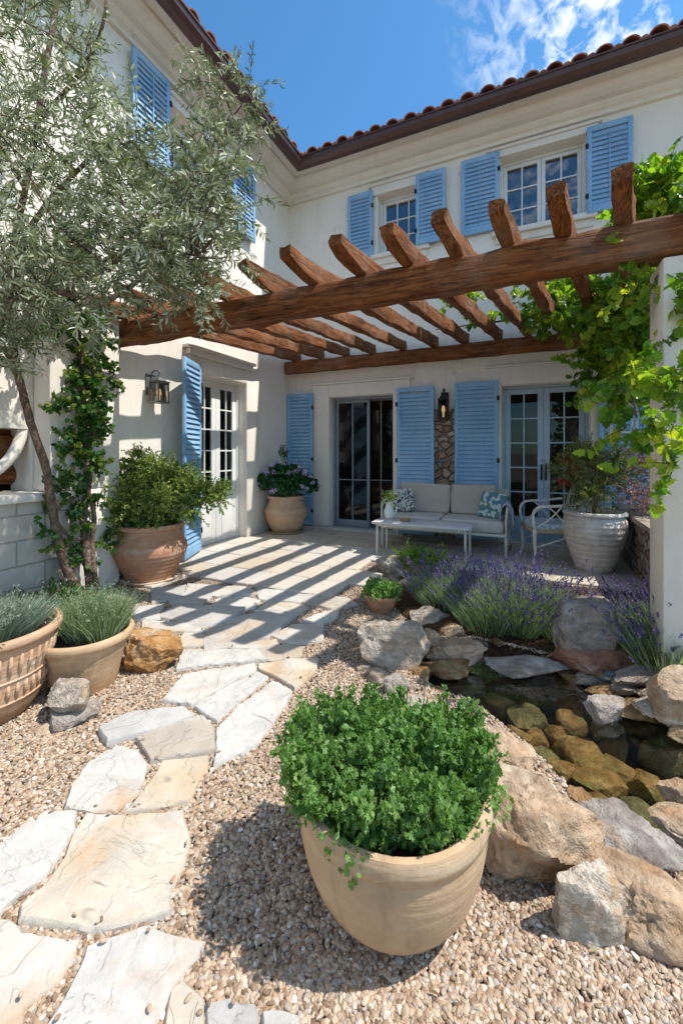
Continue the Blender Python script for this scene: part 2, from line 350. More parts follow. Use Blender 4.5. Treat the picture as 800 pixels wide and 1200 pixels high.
M['gutter'] = m_plain('dark_brown_gutter', (.085, .040, .032), .4, var=.2, metal=.2)
t = NT('roof_tile'); a = t.new('ShaderNodeAttribute', _attribute_name='rnd').outputs['Fac']
c = t.ramp(a, [(0, (.26, .075, .04)), (.5, (.42, .14, .075)), (1, (.52, .24, .14))])
c = t.mix(t.ramp(t.noise(t.pos(), 9, 6, .7), [(.45, 0), (.7, .6)]), c, (.12, .07, .055)); M['tile'] = t.fin(c, .8, t.bump(t.noise(t.pos(), 50, 4), .4, .006), .3)
M['black'] = m_plain('black_iron', (.018, .018, .02), .45, var=.2, metal=.5)
M['grey_metal'] = m_plain('grey_metal', (.16, .17, .18), .45, var=.2, metal=.6)
M['cream_metal'] = m_plain('cream_enamel', (.62, .58, .52), .5, var=.12, scale=12)
M['cushion'] = m_plain('oatmeal_fabric', (.46, .40, .34), .95, var=.06, scale=6, bump=.5, spec=.1)
M['seat_cushion'] = m_plain('pale_grey_fabric', (.58, .54, .50), .95, var=.06, scale=6, bump=.5, spec=.1)
M['tabletop'] = m_plain('pale_grey_table', (.60, .58, .58), .4, var=.08)
M['wicker'] = m_plain('tan_rattan', (.42, .30, .18), .7, var=.3, scale=40, bump=.8)
t = NT('patterned_fabric'); p = t.pos(); c = t.ramp(t.vor(p, 26, out=1), [(.2, (.10, .22, .30)), (.45, (.55, .60, .58)), (.6, (.16, .26, .16)), (.85, (.62, .60, .52))], 'CONSTANT'); M['pattern'] = t.fin(c, .95, None, .1)
M['throw'] = (lambda t: t.fin(t.ramp(t.noise(t.pos((1, 1, 1)), 18, 3, .5, 1), [(.42, (.62, .65, .68)), (.5, (.14, .26, .42)), (.58, (.65, .66, .66))]), .95, None, .1))(NT('blue_white_throw'))
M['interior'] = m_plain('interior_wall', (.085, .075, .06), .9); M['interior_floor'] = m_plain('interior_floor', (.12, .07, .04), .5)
M['glass'] = m_glass('pane_glass', 1.42, alpha=.45); M['glass_up'] = m_glass('upper_pane_glass', 2.3, alpha=.25)
M['water'] = m_water(); M['ground'] = m_ground(); M['soil'] = m_soil(); M['veneer'] = m_veneer(); M['block'] = m_block(); M['paver'] = m_paver(); M['flag'] = m_flag()
M['terra_buff'] = m_terra('buff_terracotta', (.50, .335, .20), (.58, .47, .34), 0, .9, .55, .3)
M['terra_red'] = m_terra('red_terracotta', (.50, .25, .145), (.58, .43, .33), 150, .6, .7, .3)
M['terra_cream'] = m_terra('cream_terracotta', (.55, .35, .215), (.58, .44, .32), 120, .3, .5, .25)
M['terra_white'] = m_terra('whitewashed_clay', (.66, .60, .54), (.40, .26, .17), 110, .9, .6, .9)
M['terra_carved'] = m_terra('weathered_carved_clay', (.50, .32, .20), (.58, .48, .38), 0, .9, .8, .6)
M['rk_tan'] = m_rock('tan_rock', [(.28, .17, .10), (.52, .36, .23), (.62, .48, .35), (.70, .61, .50)], 3.6, (.46, .26, .12))
M['rk_pale'] = m_rock('pale_rock', [(.30, .23, .17), (.54, .46, .38), (.68, .62, .55)], 6, (.50, .33, .19))
M['rk_slab'] = m_rock('cream_rock', [(.34, .25, .17), (.58, .49, .39), (.66, .59, .51)], 4, (.50, .30, .15))
M['rk_grey'] = m_rock('grey_rock', [(.20, .16, .135), (.40, .345, .30), (.58, .53, .48)], 5, (.42, .30, .20))
M['rk_orange'] = m_rock('orange_rock', [(.30, .13, .04), (.52, .28, .11), (.62, .44, .26), (.62, .56, .48)], 5, (.55, .27, .08))
M['rk_rust'] = m_rock('rust_rock', [(.22, .10, .06), (.42, .21, .13), (.52, .32, .21)], 4, (.42, .38, .35))
M['rk_blue'] = m_rock('blue_grey_rock', [(.09, .12, .16), (.22, .28, .34), (.42, .46, .50)], 7)
M['rk_wet'] = m_rock('wet_ochre_rock', [(.11, .06, .025), (.31, .175, .075), (.47, .32, .17)], 5, (.14, .16, .06), .7, .35)
M['bark'] = m_rock('olive_bark', [(.10, .065, .045), (.22, .15, .105), (.32, .25, .19)], 9, None, .8)
M['soilpot'] = m_plain('potting_soil', (.04, .025, .015), .95, var=.4, scale=40, bump=1)
M['olive'] = m_leaf('olive_leaf', [(.045, .065, .02), (.11, .145, .055), (.21, .25, .13), (.35, .38, .26), (.52, .54, .43)], .2, .38, .5, (1.4, 1.5, .9))
M['ivy'] = m_leaf('dark_vine_leaf', [(.012, .045, .010), (.030, .095, .018), (.07, .17, .03), (.22, .24, .04)], .25, .35, .5)
M['grape'] = m_leaf('grape_leaf', [(.04, .12, .012), (.10, .22, .02), (.20, .33, .03), (.40, .44, .05)], .5, .4, .4, (1.5, 1.6, .5))
M['shrub'] = m_leaf('shrub_leaf', [(.05, .10, .02), (.12, .19, .035), (.22, .29, .06), (.34, .38, .10)], .3)
M['herb'] = m_leaf('bright_herb_leaf', [(.025, .075, .015), (.075, .165, .03), (.13, .25, .055), (.21, .33, .11), (.36, .40, .14)], .35, .5, .35)
M['lav_leaf'] = m_leaf('lavender_leaf', [(.08, .135, .06), (.155, .225, .11), (.26, .33, .20), (.38, .43, .32)], .3, .6, .2)
M['lav_flower'] = m_leaf('lavender_flower', [(.075, .05, .15), (.13, .09, .24), (.24, .18, .36)], .2, .8, .1, (1, .8, 1.3))
M['sage'] = m_leaf('silver_herb_leaf', [(.09, .13, .09), (.17, .23, .16), (.30, .36, .28), (.42, .46, .38)], .25, .7, .2, (1.2, 1.3, .9))
M['dkgreen'] = m_leaf('geranium_leaf', [(.008, .045, .012), (.02, .09, .02), (.045, .14, .03)], .2, .4, .4)
M['lilac'] = m_leaf('lilac_petal', [(.45, .35, .62), (.58, .50, .72), (.70, .62, .78)], .3, .8, .1, (1, .9, 1.1))
M['pink'] = m_leaf('dusky_pink_leaf', [(.10, .12, .06), (.20, .10, .09), (.36, .20, .19), (.48, .30, .28)], .3, .7, .2, (1.3, 1, .9))
M['redgreen'] = m_leaf('red_green_leaf', [(.05, .10, .02), (.10, .18, .04), (.19, .24, .07), (.32, .16, .06)], .3, .6, .2)
t = NT('lamp_bulb'); t.bs.inputs['Emission Color'].default_value = (1, .65, .3, 1); t.bs.inputs['Emission Strength'].default_value = .9; M['bulb'] = t.fin((.8, .6, .4), .5)

# ================================================================ THE SETTING
def inpoly(x, y, P):
    c = False; n = len(P)
    for i in range(n):
        a, b = P[i], P[i-1]
        if (a[1] > y) != (b[1] > y) and x < (b[0]-a[0])*(y-a[1])/(b[1]-a[1])+a[0]: c = not c
    return c
def pdist(x, y, P):
    m = 1e9
    for i in range(len(P)):
        ax, ay = P[i-1][:2]; bx, by = P[i][:2]; dx, dy = bx-ax, by-ay; L = dx*dx+dy*dy
        k = max(0, min(1, ((x-ax)*dx+(y-ay)*dy)/L)); m = min(m, math.hypot(ax+k*dx-x, ay+k*dy-y))
    return m
POND = [(-.74, 2.42), (-.66, 2.74), (-.35, 3.02), (-.08, 2.98), (.23, 2.90), (.40, 2.78), (.60, 2.62), (.95, 2.52), (1.15, 2.2), (1.0, 1.85), (.70, 1.62), (.40, 1.66), (.16, 1.80), (-.03, 2.02), (-.27, 2.24), (-.46, 2.28)]
PATIO = [(-3.9, 2.82), (-3.2, 2.80), (-2.7, 2.86), (-2.2, 2.98), (-1.75, 3.15), (-1.5, 3.7), (-1.38, 4.2), (-1.0, 4.5), (-.4, 4.62), (.35, 4.6), (1.0, 4.62), (2.4, 4.62), (2.4, 6.3), (-3.9, 6.3)]
BED = [(-.92, 3.1), (-.62, 2.82), (-.35, 3.0), (-.08, 2.96), (.23, 2.9), (.40, 2.8), (.60, 2.6), (1.2, 2.5), (2.3, 2.4), (2.3, 4.62), (.35, 4.6), (-.4, 4.6), (-1.0, 4.46), (-1.3, 4.2), (-1.28, 3.7), (-1.15, 3.4)]
def axis(a, b, st, far):
    v = list(np.arange(a, b+1e-6, st)); s_ = st; x = b
    while x < far: s_ *= 1.5; x += s_; v.append(x)
    s_ = st; x = a
    while x > -far: s_ *= 1.5; x -= s_; v.insert(0, x)
    return v
gx, gy = axis(-4, 2.4, .04, 260), axis(.3, 4.8, .04, 260)
gv = []
for y in gy:
    for x in gx:
        z = 0.0
        if -1.2 < x < 1.6 and 1.2 < y < 3.4:
            d = pdist(x, y, POND); ins = inpoly(x, y, POND)
            if ins: z = -.04-.26*min(1, d/.14)**.8 + .03*noise.noise(Vector((x*5, y*5, 0)))
            else: z = -.04*max(0, 1-d/.12)
        if -4 < x < 2.4 and .3 < y < 4.8: z += .012*noise.noise(Vector((x*2.1, y*2.1, 3)))
        gv.append((x, y, z-.002))
nx = len(gx); gf = [(j*nx+i, j*nx+i+1, (j+1)*nx+i+1, (j+1)*nx+i) for j in range(len(gy)-1) for i in range(nx-1)]
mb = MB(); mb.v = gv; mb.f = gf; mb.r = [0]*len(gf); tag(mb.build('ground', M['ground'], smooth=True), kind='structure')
def sheet(name, P, z, mat, step=.05, amp=.0, edge=.06, kind='structure', bulge=0):
    xs = [p[0] for p in P]; ys = [p[1] for p in P]; pts = [Vector(p[:2]) for p in P]; n = len(P); edges = [(i, (i+1) % n) for i in range(n)]
    for x in np.arange(min(xs), max(xs), step):
        for y in np.arange(min(ys), max(ys), step):
            if inpoly(x, y, P) and pdist(x, y, P) > step*.5: pts.append(Vector((x+rng.uniform(-.2, .2)*step, y+rng.uniform(-.2, .2)*step)))
    r_ = delaunay_2d_cdt(pts, edges, [list(range(n))], 1, 1e-5)
    vs = []
    for v in r_[0]:
        d = pdist(v.x, v.y, P); vs.append((v.x, v.y, z - (0 if d > edge else (edge-d)/edge*.10) + bulge*min(1, d/.3) + amp*noise.noise(Vector((v.x*4, v.y*4, z)))))
    m = MB(); m.v = vs; m.f = [tuple(f) for f in r_[2]]; m.r = [0]*len(m.f); o = m.build(name, mat, smooth=True); return tag(o, kind=kind)
sheet('flower_bed', BED, .012, M['soil'], .05, .03, .05, bulge=.03)
mb = MB(); mb.add([(p[0], p[1], -.075) for p in [(-1.0, 1.4), (1.5, 1.4), (1.5, 3.25), (-1.0, 3.25)]], [(0, 1, 2, 3)])
# water sheet cut to the pond outline, a little wider than its banks
wv = [(sum(p[0] for p in POND)/len(POND), sum(p[1] for p in POND)/len(POND))]
mb = MB(); cxw, cyw = wv[0]; mb.add([(cxw+(p[0]-cxw)*1.02, cyw+(p[1]-cyw)*1.02, -.075) for p in POND], [tuple(range(len(POND)))])
tag(mb.build('water', M['water']), kind='structure')

# patio: rough and cut slabs over one bed
mb = MB(); mb.prism([(p[0], p[1]) for p in PATIO], -.05, .006); pb = tag(mb.build('patio_base', M['ground']), kind='structure')
mb = MB(); r2 = random.Random(5); y = 2.78; row = 0
def slab(m, poly, z0, z1, rnd, b=.008):
    cx = sum(p[0] for p in poly)/len(poly); cy = sum(p[1] for p in poly)/len(poly); n = len(poly)
    inn = []
    for p in poly:
        d = math.hypot(p[0]-cx, p[1]-cy); k = (d-b*1.4)/d; inn.append((cx+(p[0]-cx)*k, cy+(p[1]-cy)*k))
    vs = [(p[0], p[1], z0) for p in poly]+[(p[0], p[1], z1-b) for p in poly]+[(p[0], p[1], z1) for p in inn]
    fs = [(i, (i+1) % n, n+(i+1) % n, n+i) for i in range(n)]+[(n+i, n+(i+1) % n, 2*n+(i+1) % n, 2*n+i) for i in range(n)]+[tuple(range(2*n, 3*n))]
    m.add(vs, fs, r=rnd)
while y < 6.28:
    h_ = r2.choice([.42, .5, .46]) if y < 5 else .62
    y1 = min(y+h_, 6.29) if y+h_ < 6.1 else 6.29
    x = -3.88 - (row % 2)*.0
    while x < 2.35:
        w_ = r2.uniform(.55, .95) if y < 5 else r2.uniform(.9, 1.4)
        x1 = min(x+w_, 2.36); cx, cy = (x+x1)/2, (y+y1)/2
        if x1-x > .12 and inpoly(cx, cy, PATIO) and inpoly(x+.12, y+.12, PATIO) and inpoly(x1-.12, y+.12, PATIO):
            g = .007; poly = [(x+g+r2.uniform(0, .01), y+g), (cx, y+g+r2.uniform(0, .008)), (x1-g, y+g+r2.uniform(0, .01)), (x1-g, y1-g), (cx, y1-g), (x+g, y1-g)]
            slab(mb, poly, .0, .036+r2.uniform(-.002, .002), (r2.random() if y < 5 else r2.uniform(.5, .72)))
        x = x1
    y = y1; row += 1
o = mb.build('patio', M['paver'], rnd=True); tag(o, kind='structure')

# ---------------------------------------------------------------- flagstones (each its own thing)
def stone_from_px(pts, zoomed=None, z=.03):
    return [tuple(G(x, y, z)[:2]) for x, y in pts]
FST = []
def A(pts): return [(x/2, y/2+900) for x, y in pts]
def B(pts): return [(x/2, y/2+680) for x, y in pts]
def Cc(pts): return [(150+x*.375, 600+y*.375) for x, y in pts]
FST += [
 (A([(205,100),(300,108),(430,95),(447,165),(430,225),(405,285),(398,335),(350,352),(270,372),(190,378),(110,362),(45,350),(50,318),(110,262),(150,205),(170,150)]), .42, 'large cream and ochre flagstone with cracked surface beside the gravel, biggest of the path'),
 (A([(-120,300),(-40,215),(50,135),(112,96),(180,100),(176,140),(140,200),(105,245),(40,290),(0,330),(-60,400),(-140,380)]), .12, 'long white flagstone cut by the left edge, above the cream lower ones'),
 (A([(-150,420),(-20,345),(28,346),(58,374),(188,388),(172,440),(140,490),(60,545),(36,620),(-40,690),(-200,600)]), .40, 'cream flagstone with grey rim at the bottom left corner'),
 (A([(205,412),(330,364),(352,360),(378,374),(482,398),(470,430),(440,462),(405,510),(375,565),(345,650),(230,700),(60,690),(105,600),(165,500)]), .05, 'big pale grey flagstone at the bottom, nearest the viewer'),
 (A([(428,490),(455,515),(474,545),(478,620),(470,700),(365,700),(385,580),(400,520)]), .5, 'narrow cream flagstone at the bottom, right of the big pale grey one'),
 (A([(482,538),(540,530),(598,536),(606,570),(606,640),(600,720),(486,720)]), .95, 'bluish grey flagstone at the bottom edge, in the shade of the big pot'),
 (A([(614,562),(660,556),(702,572),(706,640),(700,700),(612,700)]), .9, 'small bluish flagstone at the bottom edge, last one towards the right'),
 (B([(275,385),(325,400),(346,430),(330,490),(268,538),(150,528),(165,480),(205,422)]), .15, 'white rounded flagstone beside the gravel, left of the ochre stained one'),
 (B([(378,420),(440,412),(490,408),(484,440),(455,490),(440,518),(360,535),(288,542),(332,492),(368,442)]), .6, 'ochre stained flagstone below the brown grey angular one'),
 (B([(318,368),(380,345),(478,318),(503,345),(503,398),(430,412),(352,425)]), .8, 'brownish grey angular flagstone in the middle of the path'),
 (B([(228,345),(300,308),(380,297),(432,294),(458,312),(390,342),(318,362),(250,380)]), .95, 'smooth light grey flagstone jutting left into the gravel'),
 (B([(506,348),(560,296),(640,234),(686,260),(668,292),(630,345),(600,382),(560,405),(500,430),(506,398)]), .02, 'long white flagstone along the right side of the path'),
 (B([(380,280),(428,222),(500,206),(598,195),(602,208),(530,245),(448,290)]), .2, 'pale flagstone on the left of the two long white wedges'),
 (B([(454,294),(530,250),(604,213),(630,224),(570,275),(508,329)]), .0, 'narrow white flagstone wedged between two larger pale ones mid path'),
 (B([(606,192),(680,184),(748,180),(738,210),(690,252),(650,228),(604,203)]), .5, 'cream flagstone pointing to the gravel at the right side of the path'),
 (B([(476,166),(545,162),(600,164),(618,184),(560,188),(480,194)]), .2, 'small white flagstone above the two long white wedges'),
 (B([(604,164),(650,149),(704,156),(700,178),(640,184),(620,180)]), .75, 'small tan flagstone on the path beside the white small one'),
 (B([(487,115),(560,86),(640,72),(688,82),(660,105),(628,130),(560,148),(490,157)]), .85, 'large grey tan flagstone just below the shadow bands'),
 (B([(638,128),(690,106),(754,102),(754,138),(720,144),(680,147)]), .2, 'white flagstone at the right end of the path below the shadow bands'),
 (B([(415,150),(430,124),(484,123),(484,148),(430,154)]), .6, 'small ochre flagstone near the orange boulder'),
 (B([(422,160),(476,160),(478,198),(440,204),(412,204)]), .1, 'small white flagstone just right of the orange boulder'),
 (B([(372,82),(418,57),(565,66),(538,90),(470,108),(440,99),(380,84)]), .9, 'wide pale blue grey flagstone at the head of the path'),
 (B([(338,94),(440,102),(482,117),(428,121),(338,117)]), .25, 'flat white flagstone behind the orange boulder'),
 (B([(530,152),(644,137),(648,150),(600,160),(556,159)]), .3, 'slim pale flagstone under the grey tan one'),
 (B([(508,44),(560,38),(606,46),(594,63),(500,60)]), .15, 'white flagstone at the patio edge, second of the row from the left'),
 (B([(392,32),(440,26),(496,32),(474,54),(402,50)]), .95, 'blue grey flagstone at the patio edge, leftmost of the row'),
 (B([(600,72),(628,52),(690,52),(718,62),(696,78),(640,68)]), .4, 'cream flagstone at the patio edge between shadow stripes'),
 (B([(318,62),(380,57),(372,76),(376,92),(320,90),(308,74)]), .1, 'pale flagstone at the left end of the path by the buff gravel'),
 (B([(706,92),(760,72),(792,72),(786,86),(752,97)]), .3, 'small pale flagstone at the right end of the patio edge'),
]
FST += [([(222,684),(285,688),(302,696),(254,697),(220,693)], .3, 'thin cream flagstone touching the patio slabs, left one of the four'),
 ([(302,690),(352,692),(374,699),(350,704),(306,701)], .1, 'thin white flagstone touching the patio slabs in the shadow stripes'),
 ([(364,697),(404,700),(416,707),(388,712),(356,705)], .75, 'thin tan flagstone at the right corner of the patio slabs'),
 ([(178,690),(216,686),(212,698),(180,704)], .9, 'small grey flagstone beside the saucer of the ribbed pot')]
PL = []
for pts, tint, lab in FST:
    P = stone_from_px(pts)
    if sum(p[1] for p in pts)/len(pts) < 772:
        mx_, my_ = sum(p[0] for p in P)/len(P), sum(p[1] for p in P)/len(P); P = [(mx_+(p[0]-mx_)*1.09, my_+(p[1]-my_)*1.13) for p in P]
    PL.append(P)
    if sum(P[i-1][0]*P[i][1]-P[i][0]*P[i-1][1] for i in range(len(P))) < 0: P.reverse()
    # subdivide and chip the outline
    Q = []
    for i in range(len(P)):
        a, b = Vector(P[i]), Vector(P[(i+1) % len(P)]); L = (b-a).length; k = max(1, int(L/.022)); nrm = Vector((b.y-a.y, a.x-b.x)).normalized()
        for j in range(k):
            q = a.lerp(b, j/k); amp = .007*noise.noise(Vector((q.x*14, q.y*14, 1)))+.004*noise.noise(Vector((q.x*50, q.y*50, 2)))
            Q.append(q+nrm*amp)
    n = len(Q); cx = sum(q.x for q in Q)/n; cy = sum(q.y for q in Q)/n
    near = cy < 2.2; st = .02 if near else .04
    inner = []
    for i, q in enumerate(Q):
        t1 = (Q[(i+1) % n]-Q[i-1]).normalized(); nn = Vector((-t1.y, t1.x)); w_ = .005+.006*abs(noise.noise(Vector((q.x*20, q.y*20, 7)))); inner.append(q+nn*w_)
    pts2 = [p.copy() for p in inner]; IP = [(p.x, p.y) for p in inner]
    xs = [p.x for p in inner]; ys = [p.y for p in inner]
    for x in np.arange(min(xs), max(xs), st):
        for y in np.arange(min(ys), max(ys), st):
            if inpoly(x, y, IP) and pdist(x, y, IP) > st*.45: pts2.append(Vector((x+rng.uniform(-.3, .3)*st, y+rng.uniform(-.3, .3)*st)))
    res = delaunay_2d_cdt(pts2, [(i, (i+1) % n) for i in range(n)], [list(range(n))], 1, 1e-6)
    base = .030+rng.uniform(-.003, .004); sx_, sy_ = rng.uniform(-.006, .006), rng.uniform(-.006, .006); sd = rng.uniform(0, 50)
    def topz(x, y):
        f = noise.fractal(Vector((x*3.2, y*3.2, sd)), 1, 2, 4); st_ = math.floor(f*3.2)/3.2
        return base+sx_*(x-cx)+sy_*(y-cy)+.006*st_+.004*f+.0015*noise.noise(Vector((x*30, y*30, sd)))
    mb = MB(); nv = len(res[0]); mb.v = [(v.x, v.y, topz(v.x, v.y)) for v in res[0]]; mb.f = [tuple(f) for f in res[2]]
    # boundary maps to the first n input points
    idx = {}
    for k, orig in enumerate(res[3]):
        for o_ in orig: idx[o_] = k
    b0 = len(mb.v); mb.v += [(q.x, q.y, topz(q.x, q.y)-.008) for q in Q]; b1 = len(mb.v); mb.v += [(q.x*1.0, q.y, -.03) for q in Q]
    for i in range(n):
        j = (i+1) % n
        if i in idx and j in idx: mb.f.append((b0+i, b0+j, idx[j], idx[i]))
        mb.f.append((b1+i, b1+j, b0+j, b0+i))
    cc = Vector((cx, cy, 0)); mb.v = [tuple(Vector(v)-cc) for v in mb.v]; mb.r = [tint]*len(mb.f)
    o = mb.build('flagstone', M['flag'], smooth=True, loc=cc, sharp=40); tag(o, lab, 'flagstone', 'flagstones of the garden path')

# ---------------------------------------------------------------- gravel pebbles (uncountable: one object)
def gravel():
    pts = []; N = 240000
    # denser near the camera; keep off stones, patio, pond and bed
    for _ in range(N):
        Z = .80+3.4*rng.random()**1.35; u = rng.uniform(-.92, .92)
        p = Vector((Z*(u*CT-ST), Z*(u*ST+CT)))
        if p.x < -3.85 or p.y > 4.9: continue
        if rng.random() > (.35+.65*min(1, Z/2.6)): continue
        if inpoly(p.x, p.y, POND): continue
        if -1.4 < p.x and p.y > 2.7 and inpoly(p.x, p.y, BED) and pdist(p.x, p.y, BED) > .05: continue
        if p.y > 3.0 and inpoly(p.x, p.y, PATIO) and pdist(p.x, p.y, PATIO) > .12: continue
        skip = False; top = 0
        for Q in PL:
            if abs(Q[0][0]-p.x) > 1.2: continue
            if inpoly(p.x, p.y, Q) and pdist(p.x, p.y, Q) > .006:
                if rng.random() < .0001 or (pdist(p.x, p.y, Q) < .025 and rng.random() < .008): top = .036
                else: skip = True
                break
        if skip: continue
        pts.append((p.x, p.y, top or rng.uniform(.001, .011)+.012*noise.noise(Vector((p.x*2.1, p.y*2.1, 3)))))
    me = bpy.data.meshes.new('gravel'); me.from_pydata(pts, [], [])
    o = bpy.data.objects.new('gravel', me); COL.objects.link(o)
    g = bpy.data.node_groups.new('pebbles', 'GeometryNodeTree')
    g.interface.new_socket('Geometry', in_out='INPUT', socket_type='NodeSocketGeometry'); g.interface.new_socket('Geometry', in_out='OUTPUT', socket_type='NodeSocketGeometry')
    N_ = g.nodes; L_ = g.links; gi = N_.new('NodeGroupInput'); go = N_.new('NodeGroupOutput')
    ico = N_.new('GeometryNodeMeshIcoSphere'); ico.inputs['Radius'].default_value = .0065; ico.inputs['Subdivisions'].default_value = 2
    ss = N_.new('GeometryNodeSetShadeSmooth'); sm = N_.new('GeometryNodeSetMaterial'); iop = N_.new('GeometryNodeInstanceOnPoints')
    rr = N_.new('FunctionNodeRandomValue'); rr.data_type = 'FLOAT_VECTOR'; rr.inputs[0].default_value = (-.5, -.5, 0); rr.inputs[1].default_value = (.5, .5, 6.28)
    rs = N_.new('FunctionNodeRandomValue'); rs.data_type = 'FLOAT_VECTOR'; rs.inputs[0].default_value = (.6, .5, .4); rs.inputs[1].default_value = (2.0, 1.4, .95); rs.inputs['Seed'].default_value = 3
    st_ = N_.new('GeometryNodeStoreNamedAttribute'); st_.data_type = 'FLOAT'; st_.domain = 'INSTANCE'; st_.inputs['Name'].default_value = 'tone'
    rv = N_.new('FunctionNodeRandomValue'); rv.data_type = 'FLOAT'; rv.inputs['Seed'].default_value = 9
    L_.new(gi.outputs[0], iop.inputs['Points']); L_.new(ico.outputs[0], ss.inputs[0]); L_.new(ss.outputs[0], sm.inputs[0]); sm.inputs['Material'].default_value = mpeb
    L_.new(sm.outputs[0], iop.inputs['Instance']); L_.new(rr.outputs[0], iop.inputs['Rotation']); L_.new(rs.outputs[0], iop.inputs['Scale'])
    L_.new(iop.outputs[0], st_.inputs[0]); L_.new(rv.outputs[1], st_.inputs['Value']); L_.new(st_.outputs[0], go.inputs[0])
    md = o.modifiers.new('pebbles', 'NODES'); md.node_group = g; o.data.materials.append(mpeb)
    tag(o, 'small rounded tan and cream pebbles covering the ground around the path', 'gravel', kind='stuff'); print('pebbles', len(pts))
t = NT('pebble'); a = t.new('ShaderNodeAttribute', _attribute_name='tone', _attribute_type='INSTANCER').outputs['Fac']
c = t.ramp(a, [(0, (.13, .08, .05)), (.2, (.28, .185, .12)), (.45, (.42, .31, .215)), (.65, (.51, .415, .315)), (.8, (.28, .255, .235)), (.9, (.43, .26, .14)), (1, (.70, .65, .58))])
c = t.mix(t.ramp(t.noise(t.pos(), 90, 3), [(.4, 0), (.7, .35)]), c, (.32, .22, .15)); mpeb = t.fin(c, .6, None, .35)
gravel()

# ================================================================ THE HOUSE
XL, YB = -3.9, 6.3
house = empty('house', (XL, YB, 0)); tag(house, 'white two storey stucco house with blue louvred shutters and red tiled roof', 'house')
H0 = Vector((XL, YB, 0))
def hb(name, mb, mat, parent=None, smooth=False, sharp=None, rnd=False):
    p = parent or house
    o = mb.build(name, mat, None, smooth=smooth, sharp=sharp, rnd=rnd); o.parent = p
    if p is house: o.matrix_parent_inverse = Matrix.Translation(-H0)
    return o
def wall_with_holes(u0, u1, z0, z1, holes, fn, mb):
    us = sorted({u0, u1}|{h[0] for h in holes}|{h[1] for h in holes}); zs = sorted({z0, z1}|{h[2] for h in holes}|{h[3] for h in holes})
    for i in range(len(us)-1):
        j = 0
        while j < len(zs)-1:
            def solid(jj):
                cu, cz = (us[i]+us[i+1])/2, (zs[jj]+zs[jj+1])/2
                return not any(h[0] < cu < h[1] and h[2] < cz < h[3] for h in holes)
            if solid(j):
                k = j
                while k+1 < len(zs)-1 and solid(k+1): k += 1
                fn(mb, us[i], us[i+1], zs[j], zs[k+1]); j = k+1
            else: j += 1
D1 = (-3.09, -1.98, .03, 2.22); D2 = (-.38, .70, .03, 2.24); W1 = (-2.24, -1.50, 4.47, 5.42); W2 = (-.40, .66, 4.43, 5.48)
holesB = [D1, D2, W1, W2]
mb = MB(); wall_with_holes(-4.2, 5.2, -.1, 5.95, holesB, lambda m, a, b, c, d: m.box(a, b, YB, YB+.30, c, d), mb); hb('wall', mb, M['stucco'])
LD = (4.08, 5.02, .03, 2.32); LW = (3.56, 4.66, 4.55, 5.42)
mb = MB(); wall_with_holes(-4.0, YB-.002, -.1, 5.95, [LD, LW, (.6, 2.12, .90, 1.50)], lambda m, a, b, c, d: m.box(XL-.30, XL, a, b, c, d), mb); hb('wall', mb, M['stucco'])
# interior rooms
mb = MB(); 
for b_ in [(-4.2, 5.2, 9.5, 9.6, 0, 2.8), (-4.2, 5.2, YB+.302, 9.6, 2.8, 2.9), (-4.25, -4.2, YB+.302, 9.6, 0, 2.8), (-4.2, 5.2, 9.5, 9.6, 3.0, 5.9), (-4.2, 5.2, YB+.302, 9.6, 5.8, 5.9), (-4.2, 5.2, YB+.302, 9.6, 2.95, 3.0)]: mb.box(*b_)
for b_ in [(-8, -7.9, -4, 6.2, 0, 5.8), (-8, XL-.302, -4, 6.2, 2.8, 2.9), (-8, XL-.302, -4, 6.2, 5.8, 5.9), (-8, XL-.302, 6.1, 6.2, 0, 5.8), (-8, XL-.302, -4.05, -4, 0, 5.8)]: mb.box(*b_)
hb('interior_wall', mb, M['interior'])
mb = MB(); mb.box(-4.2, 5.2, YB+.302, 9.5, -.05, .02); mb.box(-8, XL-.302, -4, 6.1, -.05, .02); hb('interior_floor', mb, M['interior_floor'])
# cornice: stepped profile swept along both walls (mitred at the inner corner)
prof = [(0, 5.66), (.05, 5.66), (.05, 5.71), (.09, 5.73), (.12, 5.76), (.12, 5.79), (.19, 5.80), (.26, 5.83), (.31, 5.88), (.31, 5.92), (.42, 5.93), (.42, 5.99), (0, 5.99)]
mb = MB(); n = len(prof); xe, ye = 5.2, -4.0
v = []
for d, z in prof: v.append((XL+d, ye, z))
for d, z in prof: v.append((XL+d, YB-d, z))
for d, z in prof: v.append((xe, YB-d, z))
f = [(s_*n+i, s_*n+(i+1) % n, (s_+1)*n+(i+1) % n, (s_+1)*n+i) for s_ in (0, 1) for i in range(n)]
mb.add(v, f); hb('cornice', mb, M['trim'])
gp = [(.43+.13*math.cos(a_)*1.0+.0, 6.0+.12*math.sin(a_)) for a_ in [PI, PI*1.15, PI*1.3, PI*1.5, PI*1.7, PI*1.85, 2*PI]]; gp = [(.425, 6.0), (.43, 5.90), (.46, 5.875), (.54, 5.875), (.585, 5.92), (.595, 5.98), (.61, 5.98), (.61, 6.0)]
mb = MB(); n = len(gp); v = []
for d, z in gp: v.append((XL+d, ye, z))
for d, z in gp: v.append((XL+d, YB-d, z))
for d, z in gp: v.append((xe, YB-d, z))
mb.add(v, [(s_*n+i, s_*n+(i+1) % n, (s_+1)*n+(i+1) % n, (s_+1)*n+i) for s_ in (0, 1) for i in range(n)])
hb('gutter', mb, M['gutter'])
